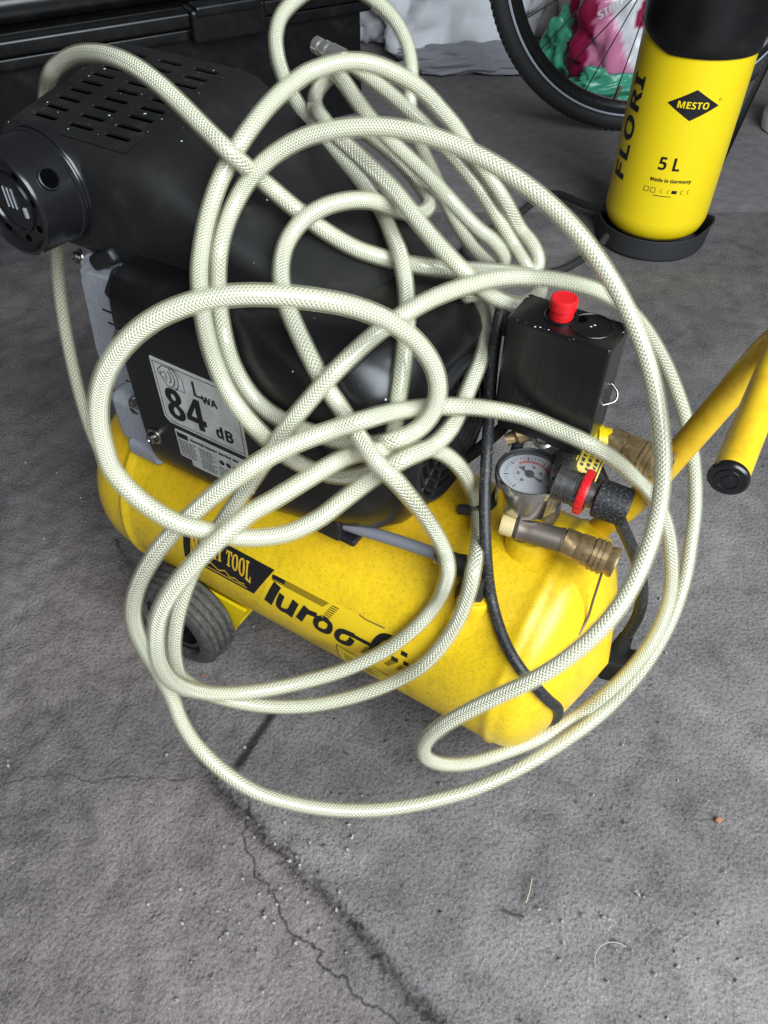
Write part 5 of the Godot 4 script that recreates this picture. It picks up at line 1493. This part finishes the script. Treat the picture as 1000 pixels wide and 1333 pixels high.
	g.tube(PackedVector3Array([Vector3(0.092, 0.0015, -0.1815), Vector3(0.100, 0.0018, -0.178), Vector3(0.1085, 0.0014, -0.1765)]), 0.0009, 6)
	tag(obj("twig", g, mat(Color(0.06, 0.05, 0.04), 0.8)), "short dark twig lying on the concrete below the straw bit", "twig")
	g = Geo.new()
	g.lathe(Transform3D(Basis(Vector3(0, 1, 0), Vector3(0, 0, 1), Vector3(1, 0, 0)), Vector3(0.868, 0.003, -1.73)), [Vector2(0, 0.0001), Vector2(0, 0.055), Vector2(0.03, 0.06), Vector2(0.06, 0.045), Vector2(0.1, 0.035), Vector2(0.1, 0.0001)], 32)
	tag(obj("grey_stand_foot", g, M.silver), "pale grey plastic foot of a stand beside the shoulder strap", "stand foot")
	# loose grit
	var grit := Geo.new()
	var rng := RandomNumberGenerator.new()
	rng.seed = 3
	for k in 260:
		var p := Vector3(rng.randf_range(-0.5, 0.5), 0.0, rng.randf_range(-0.7, -0.08))
		if k < 90: p = Vector3(-0.08, 0, -0.2) + Vector3(rng.randfn(0, 0.035), 0, rng.randfn(0, 0.035))
		if k > 220: p = Vector3(0.19, 0, -0.165) + Vector3(rng.randfn(0, 0.03), 0, rng.randfn(0, 0.02))
		var s := rng.randf_range(0.0008, 0.0024)
		grit.tint = [Color(0.2, 0.19, 0.19), Color(0.3, 0.29, 0.28), Color(0.12, 0.115, 0.115), Color(0.33, 0.31, 0.29)][rng.randi_range(0, 3)]
		var b := Basis(Vector3(rng.randf(), rng.randf(), rng.randf()).normalized(), rng.randf() * TAU)
		var q := [Vector3(1, 0, 0), Vector3(-1, 0.1, 0), Vector3(0, 0.8, 0), Vector3(0, -0.8, 0.1), Vector3(0, 0, 0.9), Vector3(0.1, 0, -0.9)]
		for i in 6: q[i] = p + Vector3(0, 0.0012, 0) + b * q[i] * s
		for f in [[0, 2, 4], [4, 2, 1], [1, 2, 5], [5, 2, 0], [0, 4, 3], [4, 1, 3], [1, 5, 3], [5, 0, 3]]: grit.tri(q[f[0]], q[f[1]], q[f[2]])
	var gm := mat(Color(1, 1, 1), 0.8)
	gm.vertex_color_use_as_albedo = true
	var go := obj("grit", grit, gm)
	tag(go, "loose grit and crumbs strewn along the crack in the concrete", "grit")
	go.set_meta("kind", "stuff")

func _ready() -> void:
	var cam := Camera3D.new()
	cam.name = "camera"
	cam.fov = 67.3
	cam.near = 0.02
	cam.far = 40.0
	cam.position = Vector3(0, 0.65, 0)
	cam.rotation_degrees = Vector3(-47, 0, 0)
	add_child(cam, true)
	var we := WorldEnvironment.new()
	we.name = "surroundings"
	var env := Environment.new()
	env.background_mode = Environment.BG_COLOR
	env.background_color = lin(0.045, 0.046, 0.05)
	env.tonemap_mode = Environment.TONE_MAPPER_LINEAR
	env.tonemap_exposure = 1.38
	env.sdfgi_enabled = true
	env.ssao_enabled = true
	env.ssil_enabled = true
	we.environment = env
	add_child(we, true)
	# daylight through the open garage door, behind the camera and to its right
	var day := AreaLight3D.new()
	day.name = "door_daylight"
	day.area_size = Vector2(1.9, 1.4)
	day.area_normalize_energy = true
	day.light_energy = 8.6
	day.light_color = Color(0.93, 0.97, 1.0)
	day.shadow_enabled = true
	day.area_range = 12.0
	add_child(day, true)
	day.look_at_from_position(Vector3(0.9, 1.6, 0.9), Vector3(0.05, 0.1, -0.5))
	make_materials()
	build_floor()
	var c := thing("air_compressor", "small yellow air compressor with a dusty black motor cover and pressure gauge", "air compressor", CENTRE, TURN)
	build_tank(c)
	build_motor(c)
	build_fittings(c)
	build_hose()
	build_sprayer()
	build_wheel()
	build_clutter()
